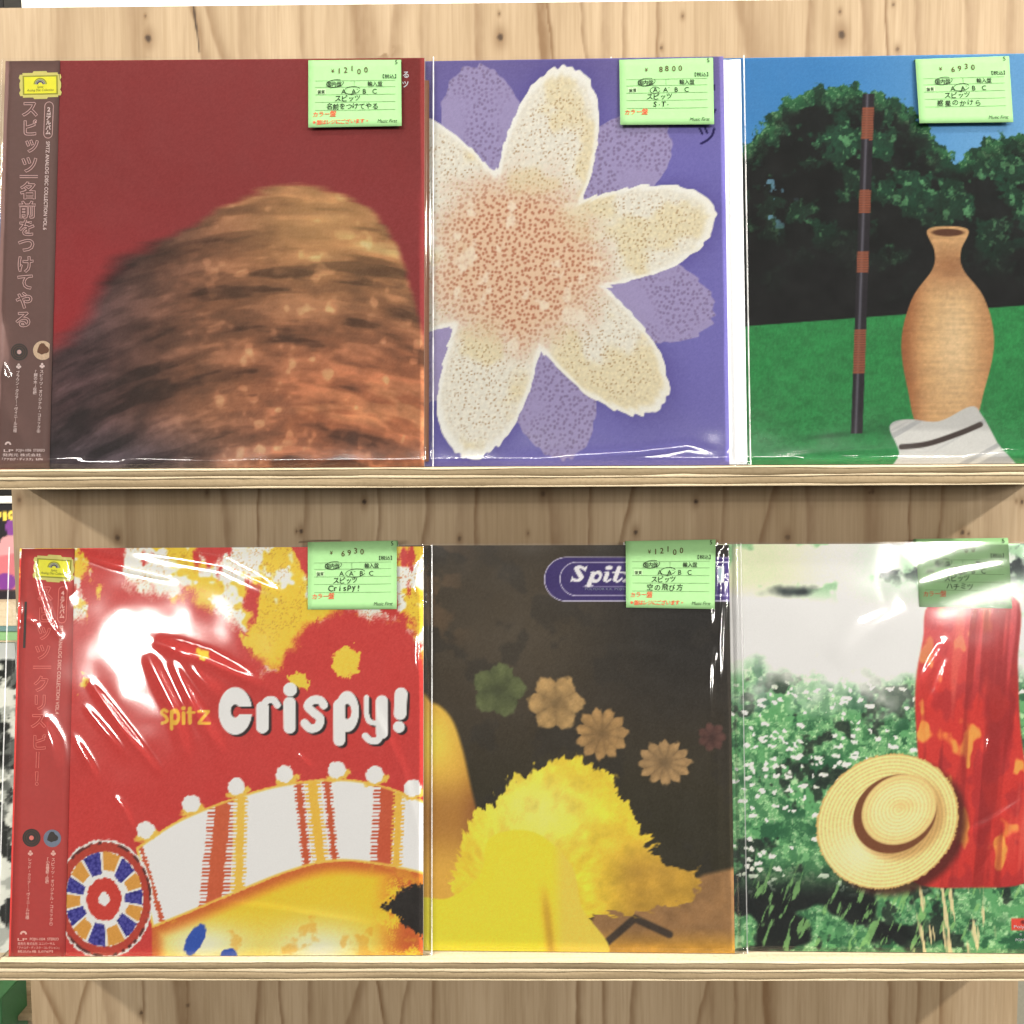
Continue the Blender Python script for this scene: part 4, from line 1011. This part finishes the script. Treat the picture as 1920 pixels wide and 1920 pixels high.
# ------------------------------------------------------------------ price tags
def price_tag(r, quad, price, grade, title, lines, h0, h1, label, curl):
    (ax, ay), (bx, by), (cx, cy), (dx, dy) = quad
    def bil(u, v):
        s_ = np.asarray(u, float) / 174.0; t_ = np.asarray(v, float) / 125.0
        x = (ax * (1 - s_) + bx * s_) * (1 - t_) + (dx * (1 - s_) + cx * s_) * t_
        y = (ay * (1 - s_) + by * s_) * (1 - t_) + (dy * (1 - s_) + cy * s_) * t_
        hh = h0 + (h1 - h0) * np.clip(t_, 0, 1) ** 1.5 + curl * (np.abs(s_ - .5) * 2) ** 2 * np.clip(t_, 0, 1)
        return x, y, hh
    def surf(u, v, lift=0.0):
        x, y, hh = bil(u, v)
        d = rays(x, y)
        t = ((r.bl - CAM) @ r.n + hh + lift) / (d @ r.n)
        return CAM + d * t[..., None]
    us = np.linspace(0, 174, 13); vs = np.linspace(125, 0, 11)
    U, V = np.meshgrid(us, vs)
    f = surf(U, V)
    bk = -r.n
    fold = np.stack([f[-1] + bk * .0012 + r.ev * .0003, f[-1] + bk * (h0 + JT + .0012) + r.ev * .0003, f[-1] + bk * (h0 + JT + .0016) - r.ev * .012])
    fr = np.concatenate([f, fold])
    nrm = np.concatenate([np.repeat(r.n[None, None], len(f), 0).repeat(13, 1) * .00018, np.broadcast_to(-r.ev * -.00018, (2, 13, 3)), np.broadcast_to(-r.n * .00018, (1, 13, 3))])
    root = empty("price_tag", f[0, 6])
    closed_sheet("tag_paper", fr, fr - nrm, M_TAG, root)
    tag(root, label, "price tag", "green price tags clipped over the sleeve tops")
    L = .00022
    k = Ink()
    for yy in (38.5, 50.5, 64.5, 78.5, 93.5): k.line([(12, yy), (163, yy)], .75)
    k.line([(86, 39.2), (86, 50)], .75); k.lay("ruled_lines", surf, L, M_LINE, root)
    k = Ink(); k.poly([(16, 54), (32.5, 54), (32.5, 63.3), (16, 63.3)]); k.lay("grey_block", surf, L, M_GREYBOX, root)
    k = Ink()
    k.text("【税込】", 152, 31, 8.4, w=25, bold=.01); k.text("国内盤", 48.5, 44.7, 10, w=28, bold=.012); k.text("輸入盤", 125, 44.7, 10, w=28, bold=.012); k.text("盤質", 24.2, 59, 7.6, w=14, bold=.01)
    for ch, x in (("A", 66), ("A", 85), ("B", 105), ("C", 124)): k.text(ch, x, 58.8, 12.5, bold=.006)
    k.text("−", 91.5, 55, 7); k.text("Music First", 147.5, 115, 9.5, w=37, shear=.3)
    k.lay("printed_lettering", surf, L * 1.9, M_INK, root)
    k = Ink()
    for ch, x, y in price: k.text(ch, x, y, 10 if ch == "¥" else 14.5, bold=.008)
    k.lay("price_figures", surf, L * 1.9, M_STAMP, root)
    k = Ink()
    k.text("5", 165, 4.6, 11, bold=.006)
    for s_, x, y, e_ in (("ス", 55, 72, 13), ("ピ", 68, 71.5, 13), ("ッ", 80.5, 73, 12), ("ツ", 92, 71, 12)): k.text(s_, x, y, e_, shear=.1, bold=.012, rot=-.06)
    s_, xc, em, sp = title
    for i, ch in enumerate(s_): k.text(ch, xc + (i - (len(s_) - 1) / 2) * sp, 86.5 + (.8 if i % 2 else -.5), em, bold=.010, rot=(-.06 if i % 2 else .05), shear=.05)
    k.lay("handwriting", surf, L * 1.9, M_PEN, root)
    k = Ink()
    k.ring(50, 43.5, 16, 7, 1.0, -.12, -.4, 5.5); (gx, gy, grx, gry, grot) = grade; k.ring(gx, gy, grx, gry, 1.0, grot, .2, 6.1); k.line([(gx - 4, gy + gry - .5), (gx - 1, gy + gry + 2.5), (gx + 1, gy + gry - .8)], 1.0) if grx > 12 else None
    k.lay("pen_circles", surf, L * 2.8, M_PEN, root)
    if lines:
        k = Ink()
        for i, ch in enumerate("カラー盤"): k.text(ch, 13 + i * 11, 101 - i * .4, 11 if ch != "盤" else 12.5, bold=(.006 if ch == "盤" else .008), shear=.12)
        if lines > 1:
            for i, ch in enumerate("※盤はレジにございます。"): k.text(ch, 11 + i * 9, 115.5 - i * .12, 9.8, bold=(.006 if ch == "盤" else .010), shear=.1)
        k.lay("red_note", surf, L * 1.9, M_RED, root)
P12100 = [("¥", 46, 20), ("1", 58, 20), ("2", 70, 18.5), ("1", 82, 15.5), ("0", 95, 21.5), ("0", 108, 18.5)]
P6930 = [("¥", 46, 20), ("6", 69, 22), ("9", 81, 20.5), ("3", 93.5, 17), ("0", 106, 19)]
AA = (82, 56.5, 14.5, 7, -.1)
price_tag(R1, [(578, 113), (752, 112), (753, 236), (578, 239)], P12100, AA, ("名前をつけてやる", 82, 12.5, 12.2), 2, .0042, .0056, "pale green price tag marked 12100 on the red record jacket", .0004)
price_tag(R2, [(1161, 112), (1337, 108), (1339, 233), (1163, 234)], [("¥", 50, 20), ("8", 77, 20), ("8", 88, 18.5), ("0", 101, 19), ("0", 113, 18.5)], (65.5, 59.5, 9, 6.2, -.1), ("S.T.", 77, 14, 8), 1, .0042, .0060, "pale green price tag marked 8800 on the violet record jacket", .0003)
price_tag(R3, [(1716, 111), (1892, 105), (1900, 229), (1724, 231)], P6930, AA, ("惑星のかけら", 76, 12.5, 14), 0, .0042, .0066, "pale green price tag marked 6930 on the blue sky and trees jacket", .0004)
price_tag(R4, [(577, 1017), (744, 1014), (744, 1142), (577, 1143)], P6930, (93, 58, 19, 7.5, -.08), ("Crispy!", 72, 15.5, 9), 1, .0046, .0058, "pale green price tag marked 6930 with Crispy! written on it, on the scarlet jacket", .0004)
price_tag(R5, [(1173, 1015), (1342, 1012), (1340, 1142), (1174, 1139)], P12100, AA, ("空の飛び方", 76, 13, 14.5), 2, .0042, .0054, "pale green price tag marked 12100 on the dark olive record jacket", .0004)
price_tag(R6, [(1717, 1011), (1890, 1009), (1898, 1141), (1724, 1138)], [("¥", 46, 20), ("1", 58, 20), ("6", 70, 21), ("5", 81, 15.5), ("0", 94, 20), ("0", 107, 19)], AA, ("ハチミツ", 78, 13, 13), 1, .0008, .0012, "pale green price tag marked 16500 on the green meadow jacket", .0002)

# ------------------------------------------------------------------ what shows past the board's edges
w = box("wall", (-2.2, 0.62, 0.0), (2.2, 0.66, 3.0), M_WALL, None, 0); w["kind"] = "structure"
def art_pink(x, y):
    img = np.zeros(x.shape + (3,)) + np.array([44, 42, 44])
    n = fbm(x, y, 26, 3, 301)
    img = over(img, (206, 150, 152), cov(1000 - y + (n - .5) * 40 - (x - 10) * 1.2, 2)); img = over(img, (198, 112, 118), cov(1040 - y + (n - .5) * 14, 1.5))
    img = over(img, (126, 70, 140), cov(ell_d(x, y, 20, 990, 11, 22) + (n - .5) * 16, 1.5)); img = over(img, (122, 62, 138), cov(ell_d(x, y, 8, 1090, 20, 16) + (n - .5) * 12, 1.5)); img = over(img, (44, 40, 44), sm(1104, 1108, y))
    for q in (poly_sd(x, y, [(4, 959), (12, 959), (13, 976), (5, 976)]), np.abs(np.hypot(x - 22, (y - 966) * .9) - 5) - 3, np.hypot(x + 3, y - 966) - 6): img = over(img, (246, 214, 92), cov(q, 1))
    return img
def art_grey(x, y):
    n = fbm(x, y, 44, 5, 311, .6); n2 = fbm(x + y * .6, y, 18, 3, 313)
    img = np.zeros(x.shape + (3,)) + np.array([196, 198, 188]); img = over(img, (34, 36, 34), sm(.47, .55, n)); img = over(img, (120, 124, 118), sm(.5, .62, n2) * .6)
    img = over(img, (224, 228, 226), sm(1240, 1232, y)); return img
def art_bluegreen(x, y):
    img = np.zeros(x.shape + (3,)) + np.array([86, 96, 120]); img = over(img, (108, 136, 96), sm(470, 560, y)); return grain(img, x, y, 20, 320, 9)
def side_record(label, x0, y0, x1, y1, Y, art):
    a = at(x0, y0, Y); b = at(x1, y1, Y)
    xs = np.linspace(a[0], b[0], 44); zs = np.linspace(b[2], a[2], max(12, int(abs(y1 - y0) / 3)))
    X, Z = np.meshgrid(xs, zs); P = np.stack([X, np.full_like(X, Y), Z], -1); x, y = proj(P)
    root = empty("record_album", ((a[0] + b[0]) / 2, Y, b[2])); grid_mesh("front_cover", P, M_PRINT, root, False, lin(np.clip(art(x, y), 0, 255)) * G)
    box("jacket_body", (a[0], Y + .0003, b[2]), (b[0], Y + .004, a[2]), M_WHITE, root, 0)
    return tag(root, label, "record", "records on the rack behind at the left")
side_record("black, pink and purple record cover behind the board's left edge", -120, 944, 34, 1128, .10, art_pink)
side_record("black and white record cover behind the scarlet jacket's left edge", -150, 1206, 50, 1786, .10, art_grey)
side_record("blue grey and green record cover just past the brown band at the upper left", -160, 330, 14, 700, .10, art_bluegreen)
def side_box(name, label, cat, x0, y0, x1, y1, Y, dpt, mat):
    a = at(x0, y0, Y); b = at(x1, y1, Y)
    return tag(box(name, (a[0], Y, b[2]), (b[0], Y + dpt, a[2]), mat, None, .0008), label, cat)
M_TEAL = plain("teal_card", (96, 124, 122), .6); M_GREEN = plain("green_card", (52, 92, 58), .6); M_BLACK = plain("black_paint", (28, 27, 26), .6); M_GREY = plain("grey_panel_paint", (120, 118, 106), .7)
root = empty("wall_shelf", at(-60, 1180, .08)); tag(root, "plywood ledge of the rack behind, past the scarlet jacket's sleeve", "shelf")
for nm, y0, y1, mt, Y in (("ledge", 1130, 1174, M_PLY_L, .082), ("ledge_edge", 1175, 1184, M_TEAL, .080), ("paper_strip", 1185, 1201, M_TAG, .081)):
    a = at(-150, y0, Y); b = at(48, y1, Y); box(nm, (a[0], Y, b[2]), (b[0], Y + .06, a[2]), mt, root, .0005)
side_box("label_strip", "grey white strip above the pink and purple cover at the left", "sign", -120, 931, 30, 944, .098, .004, M_WALL)
side_box("black_rail", "black rail under the upper ledge at the left", "rail", -120, 914, 30, 930, .105, .02, M_BLACK)
side_box("black_post", "black post at the top left corner above the board", "post", -90, -160, 8, 40, .22, .04, M_BLACK)
side_box("green_box", "dark green box at the bottom left behind the board", "box", -140, 1872, 8, 2020, .09, .05, M_GREEN)
side_box("grey_panel", "grey panel past the board's lower right edge", "panel", 1890, 1800, 2080, 2040, .16, .02, M_GREY)
root = empty("plywood_panel", at(-40, 1900, .2)); tag(root, "plywood panel of the rack behind at the lower left", "panel")
a = at(-220, 820, .20); b = at(110, 2060, .20); box("panel_face", (a[0], .20, b[2]), (b[0], .215, a[2]), M_PLY_L, root, .0005)
a = at(-220, 1905, .12); b = at(70, 1914, .12); box("panel_ledge", (a[0], .12, b[2]), (b[0], .2, a[2]), M_PLY_M, root, .0005)
